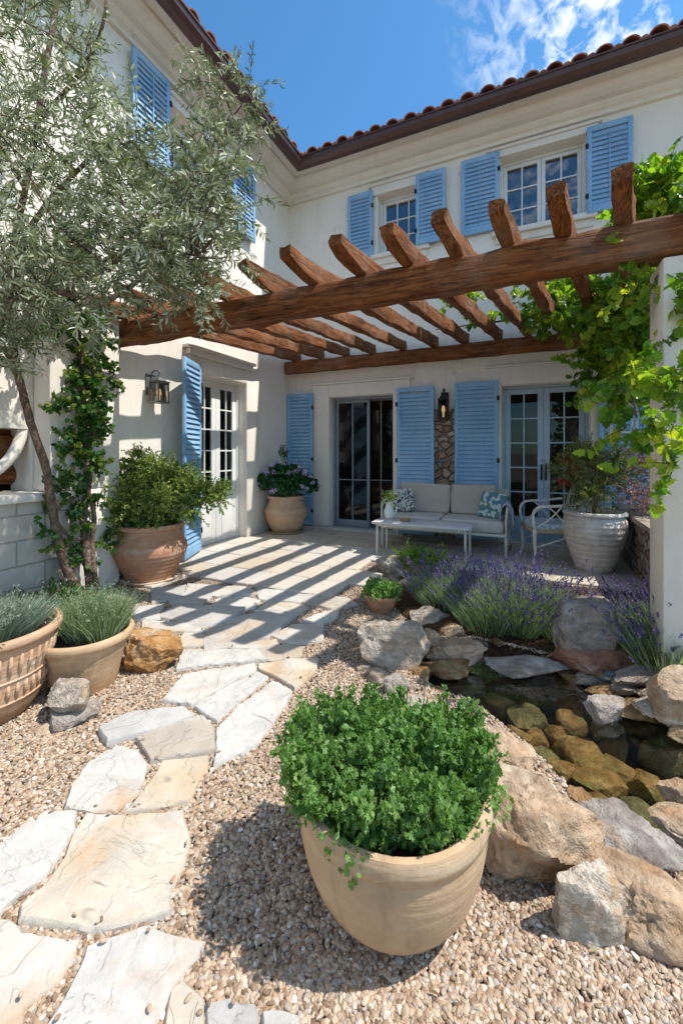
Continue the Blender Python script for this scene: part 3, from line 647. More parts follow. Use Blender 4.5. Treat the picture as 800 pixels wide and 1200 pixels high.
# roof with barrel tiles
sl_ = math.tan(R(20))
mb = MB()
mb.add([(XL+.40, ye, 6.0), (XL+.40, YB-.40, 6.0), (-9, YB-.40+5.1-.0, 6.0+5.1*sl_), (-9, ye, 6.0+5.1*sl_)], [(0, 1, 2, 3)], r=.3)
mb.add([(XL+.40, YB-.40, 6.0), (xe, YB-.40, 6.0), (xe, YB+5, 6.0+5.4*sl_), (-9.3, YB+5, 6.0+5.4*sl_)], [(0, 1, 2, 3)], r=.3)
def tilerow(m, base, along, up, length=.45, rad=.108):
    # one half-round tile, axis 'up' the slope, at base; open end shows its thickness
    along = Vector(along); up = Vector(up).normalized(); nz = along.cross(up); nz = nz if nz.z > 0 else -nz
    vs = []; K = 8
    for (e, r1) in ((0, rad), (1, rad*.82)):
        for rr_ in (r1, r1-.016):
            for k in range(K+1):
                a_ = PI*k/K; vs.append(Vector(base)+up*length*e+along*math.cos(a_)*rr_+nz*(math.sin(a_)*rr_*.95))
    fs = []; q = K+1
    for k in range(K):
        fs += [(k, k+1, 2*q+k+1, 2*q+k), (q+k, 3*q+k, 3*q+k+1, q+k+1), (k, q+k, q+k+1, k+1), (2*q+k, 2*q+k+1, 3*q+k+1, 3*q+k)]
    m.add(vs, fs, r=rng.random())
k = 0; x = XL+.50
while x < xe:
    for j in range(4):
        tilerow(mb, (x+rng.uniform(-.006, .006), YB-.545+j*.38*math.cos(R(20))+rng.uniform(-.01, .01), 6.0+j*.38*math.sin(R(20))+.02+.012*j*0), (1, 0, 0), (0, math.cos(R(20)), math.sin(R(20))))
        if j == 0: # pan tile mouth, turned down
            mb.tube([(x+.131, YB-.55, 6.03), (x+.131, YB-.2, 6.16)], .05, 8, r=rng.random())
    x += .262
y = YB-.50
while y > ye:
    for j in range(4):
        tilerow(mb, (XL+.545-j*.38*math.cos(R(20)), y+rng.uniform(-.006, .006), 6.02+j*.38*math.sin(R(20))), (0, 1, 0), (-math.cos(R(20)), 0, math.sin(R(20))))
        if j == 0: mb.tube([(XL+.55, y-.131, 6.03), (XL+.2, y-.131, 6.16)], .05, 8, r=rng.random())
    y -= .262
hb('roof', mb, M['tile'], smooth=True, sharp=35, rnd=True)
# stone veneer strip with a plaster cap
mb = MB(); mb.box(-1.33, -1.0, YB-.035, YB+.0, .036, 1.95); hb('stone_veneer', mb, M['veneer'])
# casings, pediments, sills
def part(name, mat, *boxes, bev=.006, parent=None):
    m = MB()
    for b_ in boxes: m.box(*b_, bev=bev)
    return hb(name, m, mat, parent, smooth=True, sharp=30)
part('door_casing', M['trim'], (-3.40, -3.095, YB-.045, YB+.02, .036, 2.44), (-1.975, -1.70, YB-.045, YB+.02, .036, 2.44), (-3.095, -1.975, YB-.045, YB+.02, 2.225, 2.44), (-3.44, -1.66, YB-.065, YB-.0, 2.442, 2.475))
part('door_casing', M['trim'], (-.56, -.385, YB-.045, YB+.02, .036, 2.50), (.705, .90, YB-.045, YB+.02, .036, 2.50), (-.385, .705, YB-.045, YB+.02, 2.245, 2.50), (-.60, .94, YB-.065, YB-.0, 2.502, 2.53))
part('window_casing', M['trim'], (-2.34, -1.44, YB-.04, YB+.02, 5.425, 5.56), (-2.38, -1.40, YB-.065, YB, 5.562, 5.60))
part('window_sill', M['trim'], (-2.30, -1.44, YB-.03, YB+.01, 4.30, 4.403), (-2.34, -1.40, YB-.075, YB+.04, 4.402, 4.468))
part('window_casing', M['trim'], (-.54, .80, YB-.04, YB+.02, 5.485, 5.58), (-.58, .84, YB-.065, YB, 5.582, 5.62))
part('window_sill', M['trim'], (-.46, .74, YB-.03, YB+.01, 4.26, 4.359), (-.50, .78, YB-.085, YB+.04, 4.358, 4.428))
part('door_casing', M['trim'], (XL-.02, XL+.05, 3.90, 4.075, .036, 2.52), (XL-.02, XL+.05, 5.025, 5.34, .036, 2.52), (XL-.02, XL+.05, 4.075, 5.025, 2.325, 2.52), (XL, XL+.085, 3.86, 5.14, 2.522, 2.60), (XL, XL+.11, 3.82, 5.18, 2.602, 2.64))
part('window_casing', M['trim'], (XL-.02, XL+.045, 3.42, 4.80, 5.425, 5.52), (XL, XL+.07, 3.38, 4.84, 5.522, 5.56))
part('window_sill', M['trim'], (XL-.02, XL+.08, 3.45, 4.78, 4.48, 4.548))
# joinery
def sash(m, g, x0, x1, z0, z1, cols, rows, y, fw=.06, mw=.018, bottom=None, th=.045):
    b_ = bottom or fw
    m.box(x0, x0+fw, y, y+th, z0, z1, bev=.004); m.box(x1-fw, x1, y, y+th, z0, z1, bev=.004)
    m.box(x0+fw, x1-fw, y, y+th, z1-fw, z1, bev=.004); m.box(x0+fw, x1-fw, y, y+th, z0, z0+b_, bev=.004)
    gx0, gx1, gz0, gz1 = x0+fw, x1-fw, z0+b_, z1-fw
    for i in range(1, cols): c_ = gx0+(gx1-gx0)*i/cols; m.box(c_-mw/2, c_+mw/2, y+.005, y+.04, gz0, gz1)
    for i in range(1, rows): c_ = gz0+(gz1-gz0)*i/rows; m.box(gx0, gx1, y+.007, y+.038, c_-mw/2, c_+mw/2)
    g.append((gx0, gx1, gz0, gz1, y+.022))
def joinery(kind, w_, h_, leaves, cols, rows, mat, loc, rz, panel=0, glass='glass', handle=True, open_leaf=None, label=None, fw=.06):
    o = empty(kind); o.parent = house; o.matrix_parent_inverse = Matrix.Translation(-H0); o.location = loc; o.rotation_euler = (0, 0, rz)
    fm = MB(); fm.box(0, .035, 0, .08, 0, h_, bev=.004); fm.box(w_-.035, w_, 0, .08, 0, h_, bev=.004); fm.box(.035, w_-.035, 0, .08, h_-.035, h_, bev=.004)
    fm.build('frame', mat, o, smooth=True, sharp=30)
    lw = (w_-.07)/leaves
    for i in range(leaves):
        lm = MB(); g = []; x0 = .037+i*lw
        sash(lm, g, x0, x0+lw-.004, .006, h_-.038, cols, rows, .018, fw=fw, bottom=panel+fw if panel else None)
        if panel: lm.box(x0+fw+.03, x0+lw-fw-.03, .008, .02, .10, panel-.02, bev=.006)
        lf = lm.build('leaf', mat, o, smooth=True, sharp=30)
        gm = MB(); a, b, c_, d, yy = g[0]; gm.add([(a, yy, c_), (b, yy, c_), (b, yy, d), (a, yy, d)], [(0, 1, 2, 3)]); gm.build('pane', M[glass], o)
    if handle:
        for s_ in (-1, 1):
            hm = MB(); cx = w_/2+s_*.028; hm.box(cx-.014, cx+.014, .004, .018, .88, 1.10, bev=.003); hm.tube([(cx, .006, 1.02), (cx, -.035, 1.02), (cx+s_*.0, -.04, .93)], .007, 8); hm.build('handle', M['black'], o, smooth=True, sharp=40)
    if label: o['label'] = label
    return o
# to keep depth within three levels the joinery is a part of the house and its leaves, panes and handles are sub-parts
joinery('window', W1[1]-W1[0], W1[3]-W1[2], 1, 3, 3, M['white_paint'], (W1[0], YB+.14, W1[2]), 0, glass='glass_up', handle=False, fw=.05)
joinery('window', W2[1]-W2[0], W2[3]-W2[2], 2, 2, 3, M['white_paint'], (W2[0], YB+.14, W2[2]), 0, glass='glass_up', handle=False, fw=.05)
joinery('window', LW[1]-LW[0], LW[3]-LW[2], 2, 2, 3, M['white_paint'], (XL-.14, LW[0], LW[2]), R(90), glass='glass_up', handle=False, fw=.05)
joinery('french_door', D2[1]-D2[0], D2[3]-D2[2], 2, 2, 5, M['blue_grey'], (D2[0], YB+.10, D2[2]), 0, panel=.28, fw=.075, label='blue grey french doors with twenty small panes behind the sofa')
joinery('french_door', LD[1]-LD[0], LD[3]-LD[2], 2, 2, 5, M['white_paint'], (XL-.10, LD[0], LD[2]), R(90), panel=.62, handle=False, fw=.085, label='white french doors with panelled lower half on the left wall')
# sliding door, one leaf open
sd = empty('sliding_door'); sd.parent = house; sd.matrix_parent_inverse = Matrix.Translation(-H0); sd.location = (D1[0], YB+.10, D1[2]); sd['label'] = 'grey framed glass sliding door standing half open to a dark room'
wd, hd = D1[1]-D1[0], D1[3]-D1[2]
fm = MB(); fm.box(0, .04, 0, .12, 0, hd, bev=.004); fm.box(wd-.03, wd, 0, .12, 0, hd, bev=.004); fm.box(.04, wd-.03, 0, .12, hd-.04, hd, bev=.004); fm.box(.04, wd-.03, 0, .12, 0, .02); fm.build('frame', M['door_grey'], sd, smooth=True, sharp=30)
for (a, b, yy) in ((.05, .66, .02), (.62, 1.06, .075)):
    lm = MB(); g = []; sash(lm, g, a, b, .022, hd-.042, 2, 1, yy, fw=.045 if yy < .05 else .02, bottom=.11, th=.04)
    lm.box(a+.04, b-.04, yy+.006, yy+.034, .80, .815)
    lm.build('leaf', M['door_grey'] if yy < .05 else M['grey_metal'], sd, smooth=True, sharp=30); gm = MB(); q = g[0]; gm.add([(q[0], yy+.02, q[2]), (q[1], yy+.02, q[2]), (q[1], yy+.02, q[3]), (q[0], yy+.02, q[3])], [(0, 1, 2, 3)]); gm.build('pane', M['glass'], sd)
part('threshold', M['paver'], (-3.30, -1.75, YB-.26, YB-.047, .037, .065))
# shutters: stiles, rails, louvres
def shutter(w_, h_, loc, rz, hinge_side, tilt=R(-22), pitch=.062, mid=False):
    m = MB(); th = .035; st_ = .055
    m.box(0, st_, -th, 0, 0, h_, bev=.004); m.box(w_-st_, w_, -th, 0, 0, h_, bev=.004)
    m.box(st_, w_-st_, -th, 0, h_-.07, h_, bev=.004); m.box(st_, w_-st_, -th, 0, 0, .10, bev=.004)
    z = .115
    while z < h_-.085:
        m.box(-(w_/2-st_), (w_/2-st_), -.004, .004, -.034, .034, M=Mx((w_/2, -th/2-.004, z+.02), rx=tilt)); z += pitch
    if mid: m.box(w_/2-.006, w_/2+.006, -th-.010, -th-.001, .14, h_-.11)
    o = hb('shutter', m, M['blue'], smooth=True, sharp=30); o.matrix_parent_inverse = Matrix.Translation(-H0); o.location = loc; o.rotation_euler = (0, 0, rz)
    hx = 0 if hinge_side < 0 else w_
    for zz in (.22, h_-.25) if h_ < 1.5 else (.25, h_*.5, h_-.25):
        g = MB(); g.box(hx-.02, hx+.02, -th-.006, -th+.002, zz-.03, zz+.03, bev=.002); g.tube([(hx, -th-.006, zz-.035), (hx, -th-.006, zz+.035)], .007, 6); g.build('hinge', M['black'], o)
    return o
yb = YB-.055
shutter(.50, 2.26, (-3.885, yb-.012, .055), 0, 1); shutter(.58, 2.24, (-1.90, yb-.012, .055), 0, -1)
shutter(.60, 2.26, (-1.02, yb-.012, .055), 0, 1); shutter(.52, 2.20, (.79, yb-.012, .055), 0, -1)
shutter(.43, 1.07, (-2.74, yb+.02, 4.44), 0, 1); shutter(.45, 1.07, (-1.60, yb-.005, 4.46), 0, -1)
shutter(.52, 1.10, (-.93, yb+.02, 4.46), 0, 1, mid=True); shutter(.50, 1.12, (.66, yb-.005, 4.40), 0, -1, mid=True)
shutter(.55, 2.34, (XL+.055+.55*math.sin(R(24)), 4.04-.55*math.cos(R(24)), .06), R(90)+R(24)*1, 1)
shutter(.50, 1.10, (XL+.06, 3.05, 4.50), R(90), 1, mid=True); shutter(.50, 1.10, (XL+.06, 4.68, 4.48), R(90), -1, mid=True)

# ---------------------------------------------------------------- garden wall, pier and coping on the left
gw = empty('garden_wall', (-3.7, 2.4, 0)); tag(gw, 'low pale limestone block wall with a projecting coping and a plastered pier', 'garden wall')
def kid(mb, name, mat, root, smooth=False, sharp=None, rnd=False):
    o = mb.build(name, mat, None, smooth=smooth, sharp=sharp, rnd=rnd); o.parent = root; o.matrix_parent_inverse = Matrix.Translation(-Vector(root.location)); return o
mb = MB(); mb.box(XL+.002, -3.66, .2, 2.30, -.1, .90, bev=.01); kid(mb, 'block_wall', M['block'], gw, True, 30)
mb = MB(); mb.box(XL-.295, -3.60, .15, 2.34, .902, .965, bev=.012); kid(mb, 'coping', M['trim'], gw, True, 30)
mb = MB(); mb.box(XL+.003, -3.665, 2.135, 2.79, .966, 3.28, bev=.02); mb.box(XL+.003, -3.665, 2.345, 2.79, -.1, .966, bev=.02); kid(mb, 'pier', M['stucco'], gw, True, 30)
# log store behind the opening
for i, (px, py, r_, tilt) in enumerate([(-6, 556, .085, 10), (14, 528, .09, -6), (32, 534, .07, 8), (6, 500, .085, 0), (-24, 520, .09, 0)]):
    c_ = D(px, py, depth(Vector((XL-.5, 1.9, 0)))); c_.x = XL-.28-.1*(i % 2)
    m = MB(); pts = [(-.22, -.02, 0), (-.1, 0, .004), (.1, .0, -.004), (.22, .02, 0)]
    m.tube(pts, [r_*.97, r_, r_*.98, r_*.95], 14, wob=.12)
    lab = ['rounded firewood log lowest in the wall opening', 'reddish firewood log in the middle of the wall opening', 'slimmer firewood log at the right of the wall opening, behind the plank', 'topmost broad firewood log of the stack in the wall opening', 'firewood log at the far left of the wall opening'][i]
    o = m.build('firewood_log', M['wood_end'], smooth=True, sharp=40, loc=(c_.x, c_.y+.02, max(c_.z, .97+r_)), rot=(0, R(2), R(88+tilt))); tag(o, lab, 'log', 'firewood in the wall opening')
m = MB(); m.tube(spline([(XL-.06, 1.55, 1.0), (XL-.05, 1.82, 1.10), (XL-.05, 2.0, 1.27), (XL-.05, 2.10, 1.52)], 5), .045, 8); o = m.build('curved_plank', M['trim'], smooth=True, sharp=50, loc=(0, 0, 0)); tag(o, 'pale curved plank leaning across the logs in the wall opening', 'plank')

# ---------------------------------------------------------------- pergola
pg = empty('pergola', (.85, 2.9, 0)); tag(pg, 'rustic brown timber pergola with curved rafter tails on a white stucco pillar', 'pergola')
def rough_beam(p0, p1, w_, h_, seed, n=26, tail=None, knots=.006):
    """hewn timber from p0 to p1 (bottom centre line); rounded, wavy edges"""
    p0, p1 = Vector(p0), Vector(p1); d = (p1-p0); L = d.length; d.normalize(); side = d.cross(Vector((0, 0, 1))).normalized(); up = side.cross(d)
    if up.z < 0: up = -up
    ring = [(-.5, .1), (-.47, .03), (-.4, 0), (0, -.004), (.4, 0), (.47, .03), (.5, .1), (.505, .5), (.5, .9), (.46, .97), (.4, 1), (0, 1.005), (-.4, 1), (-.46, .97), (-.5, .9), (-.505, .5)]
    vs = []; K = len(ring)
    for i in range(n+1):
        t_ = i/n; c_ = p0+d*L*t_; dist = L*t_
        for k, (a, b) in enumerate(ring):
            lo = 0; hi = 1
            if tail and dist < tail:
                q = 1-dist/tail; lo = .62*q**1.7; hi = 1+.10*q
            bb = lo+(hi-lo)*b
            j = knots*noise.fractal(Vector((a*2+seed, b*2, dist*3.2)), 1, 2, 3)*2.2
            j2 = knots*noise.fractal(Vector((a*2+seed+9, b*2, dist*3.2)), 1, 2, 3)*2.2
            jo = .004*noise.noise(Vector((a*9+seed, b*9, dist*22)))
            vs.append(c_+side*(a*w_+j+jo)+up*(bb*h_+j2+jo))
    fs = [(i*K+k, i*K+(k+1) % K, (i+1)*K+(k+1) % K, (i+1)*K+k) for i in range(n) for k in range(K)]
    fs += [tuple(range(K))[::-1], tuple(n*K+k for k in range(K))]
    return MB().add(vs, fs)
kid(rough_beam((-3.895, 2.90, 2.39), (1.5, 2.90, 2.40), .17, .215, 1.3, 60, knots=.009), 'beam', M['wood_x'], pg, True, 35)
kid(rough_beam((XL+.02, 6.17, 2.66), (1.3, 6.17, 2.66), .13, .20, 7.7, 50), 'beam', M['wood_x'], pg, True, 35)
rx = [(-3.62, -3.66), (-3.22, -3.20), (-2.80, -2.74), (-2.36, -2.28), (-1.93, -1.78), (-1.53, -1.30), (-1.13, -.86), (-.78, -.40), (-.44, -.02), (-.12, .36), (.19, .76), (.50, 1.15), (.86, 1.5)]
for i, (a, b) in enumerate(rx):
    r_ = random.Random(i); w_ = .088+r_.uniform(-.006, .010)
    p1 = Vector((b, 6.22, 2.87)); p0 = Vector((a, 2.90, 2.606)); d = (p1-p0).normalized(); tail = .42+r_.uniform(-.03, .03)
    if i > 11: p1.z += 0
    kid(rough_beam(p0-d*tail, p1, w_, .145+r_.uniform(-.01, .01), i*3.1, 40, tail=.34, knots=.008), 'rafter', M['wood_y'], pg, True, 35)
mb = MB(); mb.box(.665, 1.10, 2.83, 3.12, -.1, 2.385, bev=.015); kid(mb, 'pillar', M['stucco'], pg, True, 30)
# low stone wall behind the pillar
lw_ = empty('low_stone_wall', (1.0, 4.6, 0)); tag(lw_, 'low wall of rough pale stones behind the white pillar and the urn', 'low wall')
mb = MB(); mb.box(.98, 1.35, 3.9, 6.28, -.05, .58, bev=.02); kid(mb, 'stones', M['veneer'], lw_, True, 30)
mb = MB(); mb.box(.94, 1.40, 3.86, 6.282, .582, .64, bev=.015); kid(mb, 'coping', M['rk_pale'], lw_, True, 30)

# ---------------------------------------------------------------- wall lanterns
def lantern(loc, rz, h_, w_, mat, label, big=False):
    root = empty('wall_lantern', loc, rz); tag(root, label, 'wall lantern')   # local: wall at y=0, front = -y
    m = MB(); m.box(-w_*.35, w_*.35, -.02, -.001, h_*.25, h_*.95, bev=.004); m.tube(spline([(0, -.01, h_*.8), (0, -.05, h_*1.05), (0, -w_*.75, h_*1.04), (0, -w_*.75, h_*.93)], 5), .008, 8); m.build('bracket', mat, root, smooth=True, sharp=40)
    m = MB(); c_ = -w_*.75; q = w_*.36
    for sx_ in (-1, 1):
        for sy_ in (-1, 1): m.box(sx_*q-.006, sx_*q+.006, c_+sy_*q-.006, c_+sy_*q+.006, 0, h_*.66)
    m.box(-q-.012, q+.012, c_-q-.012, c_+q+.012, -.012, .006); m.box(-q-.016, q+.016, c_-q-.016, c_+q+.016, h_*.66, h_*.69)
    m.lathe([(q*1.25, h_*.69), (q*.9, h_*.78), (q*.35, h_*.84), (q*.3, h_*.9), (.001, h_*.93)], 4, M=Mx((0, c_, 0), rz=R(45)))
    m.build('cage', mat, root, smooth=True, sharp=30)
    m = MB(); m.tube([(0, c_, .02), (0, c_, h_*.2), (0, c_, h_*.3), (0, c_, h_*.42), (0, c_, h_*.46)], [.012, .012, .026, .018, .004], 10); m.build('bulb', M['bulb'], root, smooth=True)
    m = MB(); e = q-.004
    for a_ in range(4): m.add([(-e, -e, .01), (e, -e, .01), (e, -e, h_*.65), (-e, -e, h_*.65)], [(0, 1, 2, 3)], M=Mx((0, c_, 0), rz=a_*PI/2))
    m.build('pane', M['glass'], root)
    return root
lantern((-1.175, YB, 1.80), 0, .42, .17, M['black'], 'black iron wall lantern above the stone strip between two shutters')
lantern((XL, 3.34, 1.86), R(90), .33, .19, M['grey_metal'], 'grey metal wall lantern on the sunlit left wall by the open shutter')

# ================================================================ FURNITURE
def cushion(m, x0, x1, y0, y1, z0, z1, Mt=None, p=.5, puff=.25, n=10, seed=0):
    bm = bmesh.new(); bmesh.ops.create_cube(bm, size=2); bmesh.ops.subdivide_edges(bm, edges=bm.edges[:], cuts=n, use_grid_fill=True)
    for v in bm.verts:
        c_ = v.co.copy(); r_ = Vector((c_.x, c_.y, c_.z))
        m2 = sorted([abs(c_.x), abs(c_.y), abs(c_.z)])
        sp = c_.normalized()*max(abs(c_.x), abs(c_.y), abs(c_.z)); k = .16; v.co = c_.lerp(sp*1.15, k)
        v.co += .02*noise.noise_vector(c_*1.7+Vector((seed, 0, 0)))
        v.co = Vector(((x0+x1)/2+v.co.x*(x1-x0)/2, (y0+y1)/2+v.co.y*(y1-y0)/2, (z0+z1)/2+v.co.z*(z1-z0)/2))
    m.bm(bm, Mt)
sofa = empty('sofa', (-1.0, 5.72, .036)); tag(sofa, 'two seat patio sofa with cream metal frame and oatmeal cushions by the wall', 'sofa')
def fr(m, pts, r_=.012): m.tube(pts, r_, 8)
m = MB(); X0, X1, Ya, Yb_ = -.86, .74, -.36, .36
m.box(X0, X1, Ya, Ya+.03, .23, .265, bev=.004); m.box(X0, X1, Yb_-.03, Yb_, .23, .265, bev=.004); m.box(X0, X0+.03, Ya+.03, Yb_-.03, .23, .265, bev=.004); m.box(X1-.03, X1, Ya+.03, Yb_-.03, .23, .265, bev=.004)
m.box(X0+.03, X1-.03, Yb_-.025, Yb_, .45, .48, bev=.004)
m.build('frame', M['cream_metal'], sofa, smooth=True, sharp=30)
for x_ in (X0+.015, X1-.015):
    for y_ in (Ya+.015, Yb_-.015):
        m = MB(); m.box(x_-.015, x_+.015, y_-.015, y_+.015, 0, .229, bev=.003); m.build('leg', M['cream_metal'], sofa, smooth=True, sharp=30)
    m = MB(); s_ = 1 if x_ > 0 else -1
    fr(m, spline([(x_, Ya+.02, .25), (x_, Ya-.01, .42), (x_+s_*.01, Ya+.03, .55), (x_+s_*.01, Ya+.14, .60), (x_, 0, .60), (x_, Yb_-.1, .58), (x_, Yb_-.02, .5), (x_, Yb_-.02, .25)], 5), .014)
    fr(m, spline([(x_, Ya+.06, .26), (x_, -.05, .42), (x_, Ya+.12, .58)], 4), .009); fr(m, spline([(x_, .25, .26), (x_, .1, .42), (x_, .25, .57)], 4), .009)
    m.build('armrest', M['cream_metal'], sofa, smooth=True)
m = MB(); m.box(X0+.035, X1-.035, Ya+.035, Yb_-.035, .235, .29); m.build('seat_base', M['wicker'], sofa)
for a, b, sd_ in ((-.83, -.07, 1), (-.06, .70, 2)):
    m = MB(); cushion(m, a, b, Ya-.01, .22, .275, .415, seed=sd_); m.build('seat_cushion', M['seat_cushion'], sofa, smooth=True)
for a, b, sd_ in ((-.78, -.03, 3), (-.02, .58, 5), (.40, .74, 6)):
    m = MB(); w_ = b-a; cushion(m, -w_/2, w_/2, -.08, .08, 0, .42 if sd_ < 6 else .36, Mx(((a+b)/2, .20 if sd_ < 6 else .28, .40), rx=R(-14), ry=R(2 if sd_ == 3 else -1)), seed=sd_); m.build('back_cushion', M['cushion'], sofa, smooth=True)
m = MB(); cushion(m, -.17, .17, -.06, .06, 0, .34, Mx((-.47, 5.68, .44), rz=R(-18), rx=R(-16), ry=R(6)), seed=9); o = m.build('throw_pillow', M['pattern'], smooth=True); tag(o, 'blue green and white patterned pillow at the right end of the sofa', 'pillow')
# throw over the right arm
m = MB(); vs = []; nn_ = 16
for i in range(nn_+1):
    for j in range(7):
        t_ = i/nn_; x_ = -.262+(-.10+.2*t_)*.9; s_ = .03+(j/6)*.0
        ang = (t_-.5)*2; z_ = .665-.30*abs(ang)**1.5; vs.append((-.275+.075*math.tanh(ang*2.2)+.012*noise.noise(Vector((t_*6, j, 0))), 5.40+j*.055+.018*noise.noise(Vector((t_*4, j*.7, 5))), z_+.01*noise.noise(Vector((t_*5, j, 9)))))
m.add(vs, [(i*7+j, i*7+j+1, (i+1)*7+j+1, (i+1)*7+j) for i in range(nn_) for j in range(6)]); o = m.build('throw_blanket', M['throw'], smooth=True); sm_ = o.modifiers.new('s', 'SOLIDIFY'); sm_.thickness = .008; tag(o, 'blue and white throw draped over the right arm of the sofa', 'throw blanket')
# coffee table
tb = empty('coffee_table', (-1.22, 5.06, .036)); tag(tb, 'long low coffee table with pale grey top and thin cream legs', 'coffee table')
m = MB(); m.box(-.58, .60, -.24, .24, .375, .405, bev=.006); m.build('table_top', M['tabletop'], tb, smooth=True, sharp=30)
m = MB(); m.box(-.53, .55, -.20, -.175, .345, .373, bev=.003); m.box(-.53, .55, .175, .20, .345, .373, bev=.003); m.build('apron', M['cream_metal'], tb, smooth=True, sharp=30)
for x_ in (-.52, .54):
    for y_ in (-.19, .19): m = MB(); m.box(x_-.013, x_+.013, y_-.013, y_+.013, 0, .344, bev=.003); m.build('leg', M['cream_metal'], tb, smooth=True, sharp=30)
m = MB(); m.box(.53, .55, -.176, .176, .02, .04); m.build('stretcher', M['cream_metal'], tb)
# armchair
ch = empty('armchair', (.20, 5.42, .036), R(-75)); tag(ch, 'cream painted armchair with curved arms and a tan seat, half hidden by the urn', 'armchair')
for x_ in (-.26, .26):
    for y_ in (-.24, .24):
        m = MB(); s_ = 1 if x_ > 0 else -1
        m.tube(spline([(x_*1.04, y_*1.08, 0), (x_*.97, y_*.96, .12), (x_, y_, .26), (x_, y_, .40)], 4), [.013+.010*(i/12) for i in range(13)], 8); m.build('leg', M['cream_metal'], ch, smooth=True)
    m = MB(); m.tube(spline([(x_, -.24, .40), (x_*1.06, -.26, .56), (x_*1.08, -.20, .65), (x_*1.1, 0, .67), (x_*1.02, .22, .70)], 5), .016, 8); m.tube(spline([(x_, -.22, .42), (x_*1.02, -.08, .52), (x_*1.07, .04, .66)], 5), .009, 6); m.tube(spline([(x_, .1, .42), (x_*1.02, .02, .54), (x_*1.07, -.1, .66)], 5), .009, 6); m.build('armrest', M['cream_metal'], ch, smooth=True)
    m = MB(); m.tube([(x_, -.22, .20), (x_, .22, .36)], .009, 6); m.build('stretcher', M['cream_metal'], ch, smooth=True)
m = MB(); m.box(-.27, .27, -.26, .26, .36, .40, bev=.008); m.build('seat', M['wicker'], ch, smooth=True, sharp=30)
m = MB(); cushion(m, -.25, .25, -.25, .24, .39, .46, seed=4); m.build('seat_cushion', M['throw'], ch, smooth=True)
m = MB(); m.tube(spline([(-.27, .25, .40), (-.28, .30, .70), (-.18, .33, .86), (0, .34, .90), (.18, .33, .86), (.28, .30, .70), (.27, .25, .40)], 5), .016, 8)
for k in range(-2, 3): m.tube(spline([(k*.09, .25, .42), (k*.10+.02, .30, .62), (k*.085, .335, .86)], 4), .008, 6)
m.build('backrest', M['cream_metal'], ch, smooth=True)

# ================================================================ PLANT TOOLS
def leaf_cloud(mb, P, Dr, Nn, L, Wd, shape='lance', curl=.15, rnd=None):
    """P base points, Dr axis, Nn rough normals: arrays (n,3); L, Wd arrays (n)"""
    n = len(P); Dr = Dr/np.linalg.norm(Dr, axis=1, keepdims=True); Sd = np.cross(Dr, Nn); Sd /= (np.linalg.norm(Sd, axis=1, keepdims=True)+1e-9); Nn = np.cross(Sd, Dr)
    shapes = {'lance': ([(0, 0, 0), (.3, .42, .05), (.65, .42, .03), (1, 0, -.12), (.65, -.42, .03), (.3, -.42, .05), (.5, 0, -.05)], [(0, 6, 2, 1), (6, 3, 2), (0, 5, 4, 6), (6, 4, 3)]),
              'oval': ([(0, 0, 0), (.25, .42, .06), (.7, .45, .04), (1, 0, -.15), (.7, -.45, .04), (.25, -.42, .06), (.5, 0, -.06)], [(0, 6, 2, 1), (6, 3, 2), (0, 5, 4, 6), (6, 4, 3)]),
              'blade': ([(0, .5, 0), (0, -.5, 0), (.55, -.4, .06), (.55, .4, .06), (1, 0, -.05)], [(0, 1, 2, 3), (3, 2, 4)]),
              'lobed': ([(0, 0, 0), (.10, .28, .05), (-.04, .50, .0), (.30, .42, .06), (.42, .62, -.04), (.58, .34, .05), (.72, .38, 0), (1.02, 0, -.14), (.72, -.38, 0), (.58, -.34, .05), (.42, -.62, -.04), (.30, -.42, .06), (-.04, -.50, .0), (.10, -.28, .05), (.38, 0, -.05)],
                        [(14, 0, 1), (14, 1, 2, 3), (14, 3, 4, 5), (14, 5, 6, 7), (14, 7, 8, 9), (14, 9, 10, 11), (14, 11, 12, 13), (14, 13, 0)]),
              'frill': ([(0, 0, 0), (.25, .35, .08), (.5, .62, -.05), (.62, .25, .08), (.95, .3, -.06), (.8, 0, .05), (.95, -.3, -.08), (.62, -.25, .08), (.5, -.62, -.04), (.25, -.35, .06)], [(0, 1, 2, 3), (0, 3, 4, 5), (0, 5, 6, 7), (0, 7, 8, 9)])}
    T, Fs = shapes[shape]; T = np.array(T); k = len(T)
    cu = 1+nr.normal(0, .8, n)*curl*5
    V = (P[:, None, :]+Dr[:, None, :]*(T[None, :, 0, None]*L[:, None, None])+Sd[:, None, :]*(T[None, :, 1, None]*Wd[:, None, None])+Nn[:, None, :]*(T[None, :, 2, None]*L[:, None, None]*cu[:, None, None]))
    b = len(mb.v); mb.v += list(map(tuple, V.reshape(-1, 3)))
    rv = nr.random(n) if rnd is None else rnd
    for i in range(n):
        o_ = b+i*k
        for f_ in Fs: mb.f.append(tuple(o_+q for q in f_)); mb.r.append(float(rv[i]))
def rand_dirs(n, up=0.0):
    d = nr.normal(size=(n, 3)); d /= np.linalg.norm(d, axis=1, keepdims=True); d[:, 2] += up; d /= np.linalg.norm(d, axis=1, keepdims=True); return d
